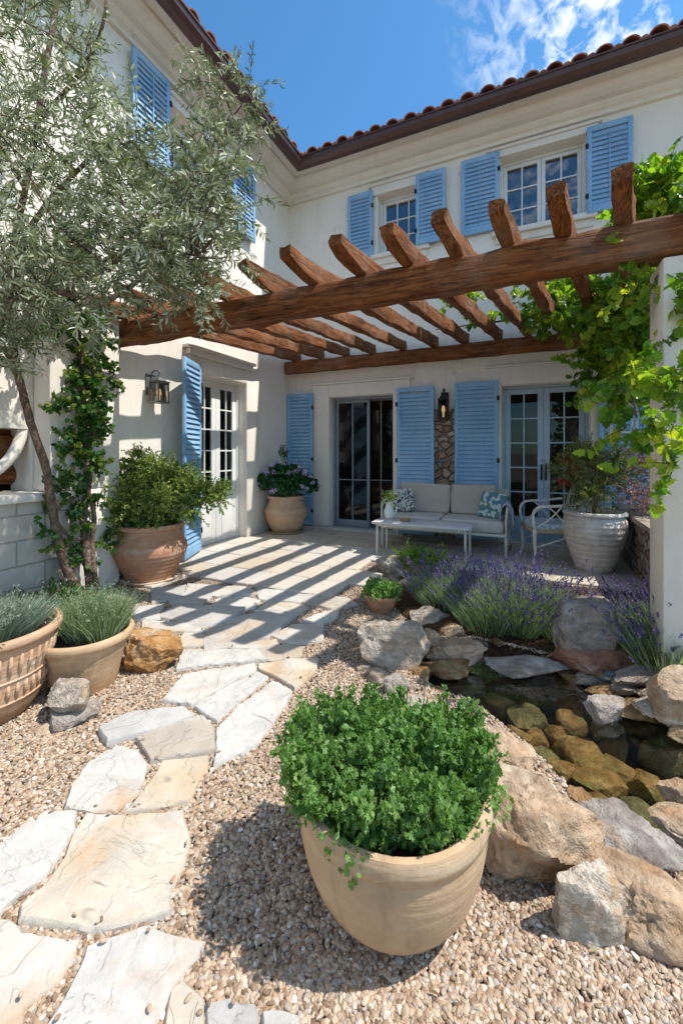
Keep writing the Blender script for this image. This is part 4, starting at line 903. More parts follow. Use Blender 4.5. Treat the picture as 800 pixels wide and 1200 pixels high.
def sprays(ml, ms, c_, rad, ntw, nleaf, tl, L, Wd, shape, up=.2, droop=.3, sq=(1, 1, 1), tr=.0025, inner=.25, rb=0, rs=.5, opp=False):
    """a clump: twigs leave points inside the clump, each carries leaves along it"""
    c_ = Vector(c_)
    for _ in range(ntw):
        d = Vector(rand_dirs(1, up)[0]); st_ = c_+Vector((d.x*sq[0], d.y*sq[1], d.z*sq[2]))*rad*rng.uniform(inner*.3, .75)
        l = tl*rng.uniform(.6, 1.25); pts = [st_]; dd = d.copy(); dd = (dd+Vector(rand_dirs(1)[0])*.5).normalized()
        for k in range(4): pts.append(pts[-1]+dd*l/4); dd = (dd+Vector((0, 0, -droop*.25))+Vector(rand_dirs(1)[0])*.12).normalized()
        if ms is not None: ms.tube(pts, [tr*(1-.18*k) for k in range(5)], 4, cap=False)
        n = nleaf; tt = np.linspace(.08, 1, n); P = np.array([tuple(pts[min(int(t_*4), 3)].lerp(pts[min(int(t_*4)+1, 4)], t_*4-min(int(t_*4), 3))) for t_ in tt])
        ax = np.array(dd)[None, :].repeat(n, 0); rd = rand_dirs(n); rd -= (rd*ax).sum(1, keepdims=True)*ax; rd /= np.linalg.norm(rd, axis=1, keepdims=True)
        Dr = ax*.65+rd*.85; base = rb+rng.uniform(0, 1-rb)*rs
        leaf_cloud(ml, P, Dr, rand_dirs(n, .6), nr.uniform(.7, 1.15, n)*L, nr.uniform(.75, 1.15, n)*Wd, shape, rnd=np.clip(base+nr.uniform(0, 1-rs*.7, n), 0, 1))
def mound(ml, c_, rx_, ry_, rz_, n, L, Wd, shape, fill=.55, up=.3, rs=None, droopy=0):
    d = rand_dirs(n, .25); rr_ = (fill+(1-fill)*nr.random(n))[:, None]
    lump = np.array([1+.22*noise.noise(Vector(v)*2.3+Vector(c_)*3) for v in d])[:, None]
    P = np.array(c_)[None, :]+d*np.array([rx_, ry_, rz_])[None, :]*rr_*lump
    rv = np.array([.5+.5*noise.noise(Vector(p)*16) for p in P])*.7+nr.random(n)*.3
    Dr = d*.7+rand_dirs(n, up)*.8; Dr[:, 2] -= droopy
    leaf_cloud(ml, P, Dr, d+rand_dirs(n, .3)*.6, nr.uniform(.6, 1.2, n)*L, nr.uniform(.7, 1.2, n)*Wd, shape, rnd=np.clip(rv, 0, 1))
def tuft(ml, c_, rad, h_, n, w_, lean=.5, rnd0=0, rnd1=1, curve=.3):
    """upright thin stems fanning from a base"""
    ends = []
    for _ in range(n):
        a_ = rng.uniform(0, 2*PI); q = math.sqrt(rng.random()); b = Vector(c_)+Vector((math.cos(a_), math.sin(a_), 0))*rad*q*.55
        l = h_*rng.uniform(.6, 1.1); d = Vector((math.cos(a_)*lean*q+rng.uniform(-.15, .15), math.sin(a_)*lean*q+rng.uniform(-.15, .15), 1)).normalized()
        m1 = b+d*l*.5; d2 = (d+Vector((math.cos(a_)*curve*q, math.sin(a_)*curve*q, -.05))).normalized(); e = m1+d2*l*.5
        sd_ = Vector(rand_dirs(1)[0]).cross(d).normalized()*w_*.5
        ml.add([b-sd_, b+sd_, m1+sd_*.9, m1-sd_*.9, e], [(0, 1, 2, 3), (3, 2, 4)], r=rng.uniform(rnd0, rnd1)); ends.append((e, d2))
    return ends

# ================================================================ OLIVE TREE
ot = empty('olive_tree', (-3.45, 2.33, 0)); tag(ot, 'tall silvery olive tree with bare crooked trunk against the garden wall', 'tree')
ml, ms = MB(), MB(); mt = MB()
base = Vector((-3.40, 2.34, 0))
def trunk(pts, r0, r1, n=10):
    s_ = spline(pts, 6); k = len(s_); mt.tube(s_, [r0+(r1-r0)*i/(k-1) for i in range(k)], n, wob=.35); return s_
main = trunk([base+Vector((0, 0, -.05)), D(80, 672, 3.44), D(68, 630, 3.38), D(60, 590, 3.34), D(54, 550, 3.30), D(36, 495, 3.22), D(22, 440, 3.15), D(12, 380, 3.05), D(14, 300, 3.0), D(30, 220, 2.9), D(44, 140, 2.85), D(60, 40, 2.85), D(80, -60, 2.9)], .038, .015)
limb1 = trunk([D(-90, 410, 2.3), D(-20, 370, 2.35), D(30, 350, 2.4), D(75, 343, 2.5), D(120, 352, 2.6), D(160, 330, 2.7), D(210, 280, 2.8), D(250, 200, 2.9), D(270, 130, 3.0)], .030, .006)
trunk([D(14, 300, 3.0), D(-10, 400, 2.7), D(-70, 430, 2.4), D(-120, 420, 2.25)], .03, .03)
limb2 = trunk([D(14, 320, 3.05), D(40, 260, 2.9), D(90, 200, 2.8), D(140, 160, 2.8), D(185, 150, 2.8)], .024, .006)
limb3 = trunk([D(30, 220, 2.9), D(-10, 150, 2.7), D(-40, 60, 2.6)], .02, .008)
limb4 = trunk([D(44, 140, 2.85), D(90, 90, 2.7), D(120, 30, 2.6), D(125, -30, 2.6)], .016, .006)
limb5 = trunk([D(22, 440, 3.15), D(5, 410, 3.1), D(-30, 380, 3.0)], .022, .012)
limb6 = trunk([D(75, 343, 2.5), D(130, 300, 2.45), D(180, 290, 2.45), D(230, 300, 2.5)], .014, .005)
allp = main+limb1+limb2+limb3+limb4+limb5+limb6
r3 = random.Random(21)
clumps = []
def band(n, x0, x1, y0, y1, keep=lambda x, y: True, r=(.13, .22), Zr=(2.1, 3.1)):
    k = 0
    while k < n:
        x, y = r3.uniform(x0, x1), r3.uniform(y0, y1)
        if keep(x, y): clumps.append((x, y, r3.uniform(*Zr), r3.uniform(*r))); k += 1
band(34, -70, 125, -60, 300, lambda x, y: not (x > 85 and y < 110) )
band(13, -20, 130, 295, 375)
band(8, -60, 40, 370, 420, r=(.12, .18))
band(16, 110, 190, 150, 330)
band(20, 180, 275, 190, 360, lambda x, y: x+y*.25 < 330 and not (x < 225 and y < 215))
for q in [(262, 100, 2.9, .13), (285, 120, 2.9, .13), (268, 140, 2.9, .12), (240, 95, 2.9, .10), (300, 160, 2.95, .08), (255, 170, 2.9, .1), (240, 215, 2.8, .16), (105, 95, 2.7, .1), (100, 60, 2.6, .10), (128, 165, 2.7, .13), (165, 185, 2.7, .13), (280, 250, 2.7, .10), (230, 350, 2.6, .12), (180, 355, 2.6, .12), (130, 375, 2.5, .10), (270, 300, 2.7, .10)]: clumps.append(q)
for (x, y, Z, rad) in clumps:
    c_ = D(x, y, Z)
    if c_.x < XL+.15: c_.x = XL+.18+rng.random()*.15
    near = min(allp, key=lambda q: (q-c_).length); mid = (near+c_)/2+Vector(rand_dirs(1)[0])*.06
    mt.tube(spline([near, mid, c_], 4), [.009-.0007*i for i in range(9)], 5, cap=False)
    sprays(ml, ms, c_, rad, int(12+rad*30), 17, .20, .053, .0112, 'lance', up=.25, droop=.5, rs=.55)
# trim leaves that would pass through the house wall is avoided by keeping clumps clear of it
kid(mt, 'trunk', M['bark'], ot, True); kid(ms, 'twigs', M['bark'], ot, True); kid(ml, 'crown', M['olive'], ot, rnd=True)
print('olive leaves', len(ml.f)//4)

# ================================================================ CLIMBER ON THE LEFT PIER
cv = empty('climbing_vine', (-3.5, 2.55, 0)); tag(cv, 'dark green leafy climber with twisted woody stem on the left pier', 'climbing vine')
mt, ml, ms = MB(), MB(), MB()
def XP(x, y, X=-3.62):
    r_ = ray(x, y); k = X/r_.x; return Vector((X, k*r_.y, HC+k*r_.z))
v1 = [XP(108, 672, -3.48), XP(100, 640, -3.52), XP(98, 600, -3.56), XP(104, 560), XP(100, 500), XP(96, 440), XP(92, 390), XP(85, 330), XP(82, 290)]; v1[0].z = -.02
v2 = [v1[0]+Vector((.03, .03, 0)), XP(108, 640, -3.50), XP(110, 600, -3.52), XP(100, 560, -3.58), XP(110, 500), XP(108, 430)]
for v_, a, b in ((v1, .036, .012), (v2, .026, .01)): s_ = spline(v_, 6); mt.tube(s_, [a+(b-a)*i/(len(s_)-1) for i in range(len(s_))], 9, wob=.4)
s_ = spline([XP(66, 610, -3.5), XP(85, 632, -3.52), XP(104, 628, -3.52)], 5); mt.tube(s_, .014, 7, wob=.3)
for (x, y, r_, k) in [(85, 290, .17, 13), (72, 320, .13, 8), (95, 305, .12, 8), (88, 360, .17, 12), (60, 345, .08, 4), (75, 385, .13, 8), (110, 385, .12, 8), (50, 390, .06, 3), (95, 415, .15, 12), (122, 400, .07, 4), (100, 450, .17, 15), (125, 440, .10, 6), (98, 480, .18, 16), (75, 475, .05, 3), (112, 500, .17, 14), (88, 520, .14, 9), (72, 500, .05, 2), (62, 470, .04, 2), (105, 540, .15, 12), (85, 560, .12, 7), (95, 585, .12, 7), (78, 575, .06, 3), (55, 600, .06, 3), (90, 612, .09, 5), (60, 618, .05, 2), (82, 640, .05, 3), (95, 655, .06, 4), (122, 637, .06, 4), (68, 640, .05, 2), (100, 290, .1, 6), (120, 470, .1, 6)]:
    c_ = XP(x, y, -3.60+rng.uniform(-.02, .08)); sprays(ml, ms, c_, r_, int(k*1.9), 13, .12, .043, .042, 'oval', up=.1, droop=.3, sq=(.5, 1, 1), tr=.002, rs=.6)
kid(mt, 'stem', M['bark'], cv, True); kid(ms, 'twigs', M['bark'], cv, True); kid(ml, 'foliage', M['ivy'], cv, rnd=True)

# ================================================================ GRAPE VINE ON THE RIGHT
gv_ = empty('grape_vine', (1.25, 3.3, 0)); tag(gv_, 'sunlit green grape vine with big lobed leaves over the pergola right end', 'grape vine')
mt, ml, ms = MB(), MB(), MB()
for v_, a, b in (([(1.28, 3.35, -.02), (1.22, 3.3, .8), (1.30, 3.4, 1.6), (1.2, 3.5, 2.3), (1.0, 3.9, 2.8), (.8, 4.6, 2.95), (.5, 5.3, 2.98), (0, 5.7, 3.0), (-.7, 5.8, 3.02), (-1.2, 5.75, 3.0)], .038, .006),
                 ([(1.25, 3.4, 1.9), (1.1, 3.2, 2.5), (1.1, 3.0, 3.0), (1.2, 2.9, 3.3)], .02, .01), ([(1.0, 3.9, 2.8), (.9, 4.3, 2.5), (.8, 4.5, 2.1), (.85, 4.4, 1.6)], .016, .006)):
    s_ = spline(v_, 5); mt.tube(s_, [a+(b-a)*i/(len(s_)-1) for i in range(len(s_))], 8, wob=.35)
gc = []
# bright mass above the beam at the right
for _ in range(34): x = r3.uniform(752, 840); y = r3.uniform(205, 262); gc.append((x, min(238, max(y, 262-(x-730)*.8)), r3.uniform(3.2, 3.9), .13, 7))
# mass below the beam, hanging behind it
for _ in range(60): gc.append((r3.uniform(712, 790), r3.uniform(325, 430), r3.uniform(3.6, 4.6), .14, 7))
for _ in range(22): gc.append((r3.uniform(655, 715), r3.uniform(325, 385), r3.uniform(4.3, 5.1), .11, 5))
for _ in range(16): gc.append((r3.uniform(722, 775), r3.uniform(420, 465), r3.uniform(3.8, 4.8), .14, 4))
for _ in range(8): gc.append((r3.uniform(675, 710), r3.uniform(395, 455), r3.uniform(4.2, 4.6), .10, 4))
for _ in range(14): gc.append((r3.uniform(615, 665), r3.uniform(335, 372), r3.uniform(4.7, 5.3), .14, 4))
for q in [(525, 355, 5.3, .10, 4), (540, 370, 5.3, .10, 4), (518, 350, 5.3, .07, 2), (585, 365, 5.2, .10, 4), (600, 355, 5.2, .12, 4), (572, 372, 5.2, .08, 3), (628, 350, 5.1, .1, 3), (550, 350, 5.3, .05, 2)]: gc.append(q)
for q in [(775, 318, 2.35, .07, 3), (800, 305, 2.3, .08, 3), (752, 325, 2.45, .06, 2), (825, 320, 2.3, .1, 3), (800, 340, 2.3, .06, 2)]: gc.append(q)
for _ in range(4): gc.append((r3.uniform(785, 840), r3.uniform(345, 380), r3.uniform(2.15, 2.4), .10, 4))
for q in [(800, 400, 2.05, .08, 2), (795, 435, 2.05, .08, 2), (770, 445, 2.1, .05, 2), (745, 460, 2.25, .06, 2), (790, 480, 2.05, .09, 3), (760, 490, 2.15, .06, 2), (740, 500, 2.2, .05, 2), (800, 510, 2.0, .08, 3), (790, 545, 2.0, .05, 2), (815, 450, 2.0, .1, 3), (700, 280, 2.6, .05, 1), (725, 290, 2.55, .06, 2)]: gc.append(q)
for (x, y, Z, rad, k) in gc: sprays(ml, ms, D(x, y, Z), rad, int(k*1.25+.5), 9, .22, .064 if Z < 3 else .082, .060 if Z < 3 else .070, 'lobed', up=.15, droop=.5, tr=.003, rs=.6)
kid(mt, 'stem', M['bark'], gv_, True); kid(ms, 'twigs', M['bark'], gv_, True); kid(ml, 'foliage', M['grape'], gv_, rnd=True)

# ================================================================ POTS
def pot(name, c_, prof, mat, label, cat, extra=None, soil=None, n=56, wob=.0, rim_in=.03, seed=0):
    root = empty(name, c_); tag(root, label, cat); m = MB()
    R_, zt = prof[-1]; full = list(prof)+[(R_-rim_in*.5, zt+.002), (R_-rim_in, zt-.012), (R_-rim_in*1.3, zt-.08), (.02, zt-.10)]
    full = [(.001, 0)]+full
    # refine
    m.lathe(full, n, wob=wob, seed=seed); o = m.build('pot', mat, root, smooth=True, sharp=50)
    m = MB(); m.lathe([(.001, zt-.045), (R_-rim_in-.004, zt-.05)], n); m.build('soil', M['soilpot'], root, smooth=True)
    return root
def curve_prof(pts, n=6): return [(p.x, p.y) for p in spline([(a, b, 0) for a, b in pts], n)]
# foreground pot
P1 = pot('potted_herb', (G(465, 1100, 0)+Vector((-ST, CT, 0))*.11), curve_prof([(.135, 0), (.175, .035), (.226, .10), (.254, .175), (.266, .245), (.269, .295)])+[(.270, .303), (.275, .308), (.280, .325), (.280, .350), (.275, .362)], M['terra_buff'], 'large buff clay bowl pot of bright green herb nearest the viewer', 'potted plant', wob=.012, seed=1)
P1.rotation_euler = (0, 0, TH); ml, ms = MB(), MB()
mound(ml, (-.012, .0, .355), .265, .215, .085, 7500, .021, .018, 'frill', .45)
for _ in range(78):
    a_ = rng.uniform(0, 2*PI); q = rng.uniform(.6, 1.0); zz = .35+rng.uniform(-.01, .07); k_ = rng.uniform(.35, 1.3)
    mound(ml, (math.cos(a_)*q*.285-.015, math.sin(a_)*q*.225, zz), .07*k_, .07*k_, .06*k_, int(230*k_), .020, .017, 'frill', .3)
for _ in range(26):
    a_ = rng.uniform(0, 2*PI); q = rng.uniform(0, .7); k_ = rng.uniform(.5, 1.1)
    mound(ml, (math.cos(a_)*q*.26-.015, math.sin(a_)*q*.18, .40+rng.uniform(-.04, .10)), .05*k_, .05*k_, .085*k_, int(200*k_), .020, .017, 'frill', .25)
for _ in range(150):
    a_ = rng.uniform(0, 2*PI); q = math.sqrt(rng.random()); b = Vector((math.cos(a_)*q*.26-.012, math.sin(a_)*q*.21, .40-.03*q)); d_ = Vector((math.cos(a_)*q*.7+rng.uniform(-.3, .3), math.sin(a_)*q*.7+rng.uniform(-.3, .3), 1)).normalized(); l_ = rng.uniform(.05, .15); e = b+d_*l_
    ms.tube([b, b.lerp(e, .5), e], .0014, 4, cap=False)
    for k in range(5): mound(ml, b.lerp(e, .35+.16*k), .017, .017, .013, 13, .018, .015, 'frill', .2, up=.5)
for _ in range(70): a_ = rng.uniform(0, 2*PI); q = rng.uniform(0, .3); st_ = Vector((0, 0, .33)); e = Vector((math.cos(a_)*q, math.sin(a_)*q*.8, .36+rng.uniform(0, .07)-q*.2)); ms.tube([st_, st_.lerp(e, .5)+Vector((0, 0, .02)), e], .002, 4, cap=False)
for _ in range(26):  # thin stalks standing above the leaves
    a_ = rng.uniform(0, 2*PI); q = rng.uniform(.03, .25); b = Vector((math.cos(a_)*q, math.sin(a_)*q*.7, .42)); e = b+Vector((rng.uniform(-.03, .03), rng.uniform(-.03, .03), rng.uniform(.08, .15))); ms.tube([b, e], .0012, 4)
ml.build('foliage', M['herb'], P1, rnd=True); ms.build('stems', M['herb'], P1)

def pp(px, py, dz=0):
    g = G(px, py, 0); k = 1+dz/depth(g); return Vector((g.x*k, g.y*k, 0))
# left edge carved pot
P2 = pot('potted_silver_herb', pp(-12, 864, .16), curve_prof([(.15, 0), (.19, .05), (.22, .11), (.235, .20), (.262, .32), (.283, .39)])+[(.288, .395), (.298, .40), (.305, .412), (.305, .43), (.295, .44)], M['terra_carved'], 'big weathered carved clay pot cut by the left edge, silvery herb inside', 'potted plant', wob=.02)
m = MB()
for k in range(40):
    a_ = 2*PI*k/40; 
    for (z0, z1, r0, r1) in ((.14, .215, .226, .239), (.25, .36, .246, .274)):
        m.tube([(math.cos(a_)*r0, math.sin(a_)*r0, z0), (math.cos(a_)*(r0+r1)/2*1.012, math.sin(a_)*(r0+r1)/2*1.012, (z0+z1)/2), (math.cos(a_)*r1, math.sin(a_)*r1, z1)], [.005, .010, .006], 8)
for zz, rr_ in ((.232, .243), (.125, .223)): m.tube([(math.cos(2*PI*i/48)*rr_, math.sin(2*PI*i/48)*rr_, zz) for i in range(49)], .006, 6)
m.build('relief', M['terra_carved'], P2, smooth=True)
ml = MB(); e = tuft(ml, (0, 0, .40), .36, .17, 2200, .003, .8, 0, .8); 
for _ in range(24): a_ = rng.uniform(0, 2*PI); q = rng.uniform(0, .22); sprays(ml, None, (math.cos(a_)*q, math.sin(a_)*q, .44), .07, 9, 14, .12, .018, .004, 'lance', up=.8, droop=0)
ml.build('foliage', M['sage'], P2, rnd=True)
# second left pot
P3 = pot('potted_grassy_herb', pp(100, 818, .12), curve_prof([(.155, 0), (.165, .05), (.19, .16), (.222, .25)])+[(.226, .262), (.24, .266), (.247, .28), (.247, .30), (.24, .31)], M['terra_buff'], 'tapered pale buff clay pot of feathery green herb next to the carved one', 'potted plant', wob=.012, seed=4)
ml = MB()
for k in range(9): a_ = rng.uniform(0, 2*PI); q = rng.uniform(0, .16); tuft(ml, (math.cos(a_)*q, math.sin(a_)*q, .26), .12, .24, 220, .004, .55, .1, 1)
for _ in range(34): a_ = rng.uniform(0, 2*PI); q = rng.uniform(0, .2); sprays(ml, None, (math.cos(a_)*q, math.sin(a_)*q, .36), .08, 7, 16, .15, .016, .0035, 'lance', up=1.2, droop=-.1)
ml.build('foliage', M['lav_leaf'], P3, rnd=True)
# terracotta pot with shrub
P4 = pot('potted_shrub', (-3.53, 3.03, .03), curve_prof([(.235, 0), (.25, .05), (.29, .14), (.345, .25), (.355, .30), (.35, .34), (.315, .40), (.29, .46), (.285, .50)])+[(.29, .505), (.315, .51), (.32, .525), (.315, .545), (.30, .55)], M['terra_red'], 'ribbed reddish terracotta pot on a saucer with spreading small leaved shrub', 'potted shrub', n=64)
m = MB(); m.lathe([(.001, -.03), (.27, -.03), (.30, .0), (.305, .012), (.29, .012), (.26, -.01)], 48); m.build('saucer', M['terra_red'], P4, smooth=True, sharp=40)
ml, ms = MB(), MB()
for k in range(7): a_ = 2*PI*k/7; ms.tube(spline([(0, 0, .5), (math.cos(a_)*.1, math.sin(a_)*.1, .65), (math.cos(a_)*.35, math.sin(a_)*.35, .85+.1*(k % 2))], 4), [.012-.001*i for i in range(9)], 6)
rt = Vector((CT, ST, 0)); ff = Vector((-ST, CT, 0))
for (a, b, z_, rr_) in [(0, 0, .82, .22), (-.25, 0, .80, .2), (.22, 0, .85, .22), (.42, .0, .82, .18), (.6, .0, .78, .15), (.72, 0, .80, .1), (-.42, 0, .76, .14), (-.15, .1, 1.0, .18), (.12, 0, 1.03, .18), (.3, .1, .98, .16), (0, -.25, .75, .2), (.25, -.25, .75, .18), (-.3, -.2, .92, .14), (.5, -.1, .68, .12), (-.1, -.2, .58, .16), (.15, -.15, .60, .15), (0, .25, .85, .2), (-.05, 0, 1.14, .10), (.45, 0, .94, .12)]:
    sprays(ml, ms, rt*(a*1.05-.08)+ff*b+Vector((0, 0, z_+.03)), rr_*1.06, int(110*rr_/.2), 16, .14, .025, .018, 'oval', up=.3, droop=.1, tr=.0018)
ms.build('branches', M['bark'], P4, smooth=True); ml.build('foliage', M['shrub'], P4, rnd=True)
m = MB(); mound(m, (0, 0, .55), .27, .27, .10, 700, .05, .045, 'oval', .5); m.build('underplanting', M['ivy'], P4, rnd=True)
# corner pot
P5 = pot('potted_geranium', (-3.54, 5.62, .036), curve_prof([(.20, 0), (.235, .05), (.30, .18), (.335, .30), (.34, .35), (.325, .39), (.29, .44), (.27, .50), (.265, .53)])+[(.27, .535), (.29, .54), (.295, .555), (.285, .58)], M['terra_cream'], 'cream ribbed terracotta pot in the house corner with dark foliage and lilac flowers', 'potted plant', n=64)
m = MB(); m.lathe([(.001, -.001), (.25, -.001), (.275, .02), (.27, .03)], 40); m.build('saucer', M['terra_cream'], P5, smooth=True)
ml, mf, ms = MB(), MB(), MB()
for (a, b, z_, rr_) in [(0, 0, .75, .24), (-.25, -.05, .80, .2), (.25, -.05, .78, .22), (.38, -.1, .74, .14), (0, -.2, .72, .2), (.1, -.05, .95, .15), (-.12, -.05, .95, .14), (-.36, -.1, .84, .1), (.2, -.15, .86, .15)]:
    p_ = rt*a+ff*b+Vector((0, 0, z_)); mound(ml, p_, rr_, rr_, rr_*.75, 420, .05, .045, 'oval', .4)
    for _ in range(5): q = p_+Vector(rand_dirs(1, .5)[0])*rr_*1.12; mound(mf, q, .035, .035, .03, 22, .026, .022, 'oval', .3)
for k in range(5):
    s_ = spline([(0, 0, .6), (-.05+.02*k, 0, 1.0), (-.10+.035*k, -.02*k, 1.22+.05*(k % 3))], 4); ms.tube(s_, .005, 5); mound(ml, s_[-1], .05, .05, .07, 30, .035, .02, 'oval', .2); mound(mf, Vector(s_[-1])+Vector((0, 0, .05)), .03, .03, .04, 12, .02, .018, 'oval', .2)
ml.build('foliage', M['dkgreen'], P5, rnd=True); mf.build('flowers', M['lilac'], P5, rnd=True); ms.build('stems', M['dkgreen'], P5)
# white urn
uc = pp(696, 678, .17); uc.z = .01
P6 = pot('potted_urn_shrub', uc, curve_prof([(.17, 0), (.19, .08), (.235, .22), (.285, .38), (.305, .48), (.30, .56), (.28, .60)])+[(.275, .61), (.285, .62), (.30, .63), (.302, .65), (.29, .665)], M['terra_white'], 'tall whitewashed ribbed urn in front of the armchair with reddish green shrub', 'potted shrub', n=64, wob=.012)
ml, ms, mr_ = MB(), MB(), MB()
for (a, b, z_, rr_) in [(0, 0, .85, .2), (-.15, 0, .95, .2), (.15, 0, .95, .2), (0, 0, 1.08, .2), (-.28, 0, 1.05, .15), (.28, 0, 1.02, .16), (-.05, 0, 1.22, .15), (.2, 0, 1.2, .12), (-.2, 0, 1.2, .12), (-.12, -.1, .8, .12)]:
    sprays(ml, ms, rt*a+ff*b+Vector((0, 0, z_)), rr_*1.05, 74, 16, .17, .028, .010, 'lance', up=.6, droop=.1, tr=.0018)
for _ in range(8): mound(mr_, rt*rng.uniform(-.38, -.2)+Vector((0, 0, rng.uniform(.9, 1.2))), .04, .04, .04, 26, .028, .022, 'oval', .3)
for k in range(8): a_ = 2*PI*k/8; ms.tube(spline([(0, 0, .6), (math.cos(a_)*.06, math.sin(a_)*.06, .85), (math.cos(a_)*.2, math.sin(a_)*.2, 1.15)], 4), .006, 5)
ml.build('foliage', M['redgreen'], P6, rnd=True); ms.build('stems', M['bark'], P6); t = m_leaf('red_petal', [(.30, .03, .03), (.42, .06, .05)], .2); mr_.build('flowers', t, P6, rnd=True)
# small pots by the pond
P7 = pot('small_potted_succulent', pp(447, 722, .10), curve_prof([(.085, 0), (.11, .06), (.125, .11)])+[(.135, .115), (.14, .13), (.135, .145)], M['terra_red'], 'small terracotta pot of pale green leaves behind the pale boulder', 'potted plant', n=40, rim_in=.018)
ml = MB(); mound(ml, (0, 0, .16), .16, .15, .07, 420, .05, .022, 'lance', .4)
for _ in range(8): mound(ml, (rng.uniform(-.12, .12), rng.uniform(-.12, .12), .19), .05, .05, .045, 50, .035, .02, 'oval', .3)
ml.build('foliage', M['herb'], P7, rnd=True)
P8 = pot('small_potted_greenery', (-1.02, 4.28, .02), curve_prof([(.07, 0), (.09, .06), (.10, .10)])+[(.11, .105), (.112, .12), (.108, .13)], M['terra_red'], 'small low clay pot with loose green sprigs in front of the coffee table', 'potted plant', n=40, rim_in=.018)
ml = MB(); mound(ml, (0, 0, .15), .26, .2, .10, 520, .045, .028, 'oval', .4)
for _ in range(30): sprays(ml, None, (rng.uniform(-.22, .25), rng.uniform(-.12, .12), .15), .05, 3, 10, .16, .026, .012, 'oval', up=1, droop=0)
ml.build('foliage', M['grape'], P8, rnd=True)
# vase with leaves on the coffee table
vz = empty('table_vase', (-1.66, 5.10, .441)); tag(vz, 'pale pottery jug with green sprigs at the left end of the coffee table', 'vase')
m = MB(); m.lathe([(.001, 0), (.05, 0), (.065, .04), (.068, .10), (.05, .16), (.042, .19), (.05, .21), (.04, .208), (.03, .17)], 28); m.build('jug', M['white_paint'], vz, smooth=True); m = MB(); m.tube(spline([(.045, 0, .18), (.09, 0, .17), (.095, 0, .10), (.06, 0, .05)], 5), .009, 8); m.build('handle', M['white_paint'], vz, smooth=True)
ml = MB(); sprays(ml, None, (0, 0, .24), .06, 22, 9, .12, .035, .02, 'oval', up=.8); ml.build('sprigs', M['shrub'], vz, rnd=True)
bw = empty('small_dish', (-1.42, 5.02, .441)); tag(bw, 'small clay dish beside the jug on the coffee table', 'dish'); m = MB(); m.lathe([(.001, 0), (.05, 0), (.075, .03), (.07, .032), (.045, .008), (.001, .008)], 28); m.build('bowl', M['terra_cream'], bw, smooth=True)
t = NT('arch_patterned_fabric'); c = t.ramp(t.noise(t.pos((1, 1, .8)), 13, 2, .4, 2.2), [(.42, (.06, .075, .08)), (.48, (.60, .58, .54)), (.56, (.60, .58, .54)), (.62, (.08, .09, .10))]); M['pattern_dark'] = t.fin(c, .95, None, .1)
m = MB(); cushion(m, -.17, .17, -.06, .06, 0, .33, Mx((-1.66, 5.72, .45), rz=R(14), rx=R(-16), ry=R(-5)), seed=12); o = m.build('throw_pillow', M['pattern_dark'], smooth=True); tag(o, 'dark grey and white patterned pillow at the left end of the sofa', 'pillow')
# hanging blue grey lantern house under the vine
hl = empty('hanging_lantern', tuple(D(728, 488, 4.3))); tag(hl, 'blue grey wooden lantern house hanging under the grape vine', 'hanging lantern')
m = MB(); q = .11
for sx_ in (-1, 1):
    for sy_ in (-1, 1): m.box(sx_*q-.012, sx_*q+.012, sy_*q-.012, sy_*q+.012, -.16, .10)
m.box(-.13, .13, -.13, .13, -.18, -.158); m.box(-.135, .135, -.135, .135, .10, .118); m.build('frame', M['blue_grey'], hl)
m = MB(); m.lathe([(.20, .118), (.12, .19), (.02, .24), (.001, .25)], 4, M=Mx(rz=R(45))); m.build('roof', M['grey_metal'], hl)
m = MB(); m.tube([(0, 0, .24), (0, 0, 1.0)], .004, 6); m.build('chain', M['black'], hl)
# pink shrub by the low wall
ps = empty('pink_shrub', (1.15, 4.3, .6)); tag(ps, 'dusky pink and grey tangled shrub on the low wall behind the pillar', 'shrub'); ml, ms = MB(), MB()
for k in range(26):
    x, y = r3.uniform(735, 775), r3.uniform(515, 600); c_ = D(x, y, r3.uniform(4.0, 4.6)); sprays(ml, ms, c_, .13, 10, 12, .16, .026, .012, 'oval', up=.3, droop=.2, tr=.003)
for k in range(8): c_ = D(r3.uniform(645, 680), r3.uniform(525, 560), r3.uniform(4.4, 4.6)); 
kid(ml, 'foliage', M['pink'], ps, rnd=True); kid(ms, 'branches', M['bark'], ps)
# dark ground plants at the foot of the left wall
GP = [(-3.36, 1.72), (-3.36, 2.02), (-3.36, 1.42)]
for i, (px, py, n_, lab) in enumerate([(12, 690, 260, 'dark glossy ground plant at the left edge below the block wall'), (48, 684, 300, 'dark glossy ground plant between the block wall and the olive trunk'), (-20, 700, 200, 'dark ground plant cut by the left edge beside the garden wall')]):
    c_ = Vector((*GP[i], 0)); root = empty('ground_plant', c_); tag(root, lab, 'ground plant', 'dark plants under the block wall'); ml = MB()
    mound(ml, (0, 0, .10), .19, .19, .17, n_, .075, .022, 'lance', .3, up=.9); mound(ml, (0, 0, .05), .14, .14, .09, n_//2, .04, .035, 'oval', .3)
    ml.build('leaves', M['ivy'], root, rnd=True)
    mf = MB()
    for k in range(10): b = Vector((rng.uniform(-.15, .2), rng.uniform(-.2, .1), .02)); e = b+Vector((rng.uniform(-.05, .05), rng.uniform(-.05, .05), rng.uniform(.15, .3))); mf.tube([b, e], .0022, 4); mound(mf, e, .012, .012, .04, 14, .014, .008, 'oval', .2)
    mf.build('flower_stalks', M['pink'], root, rnd=True)
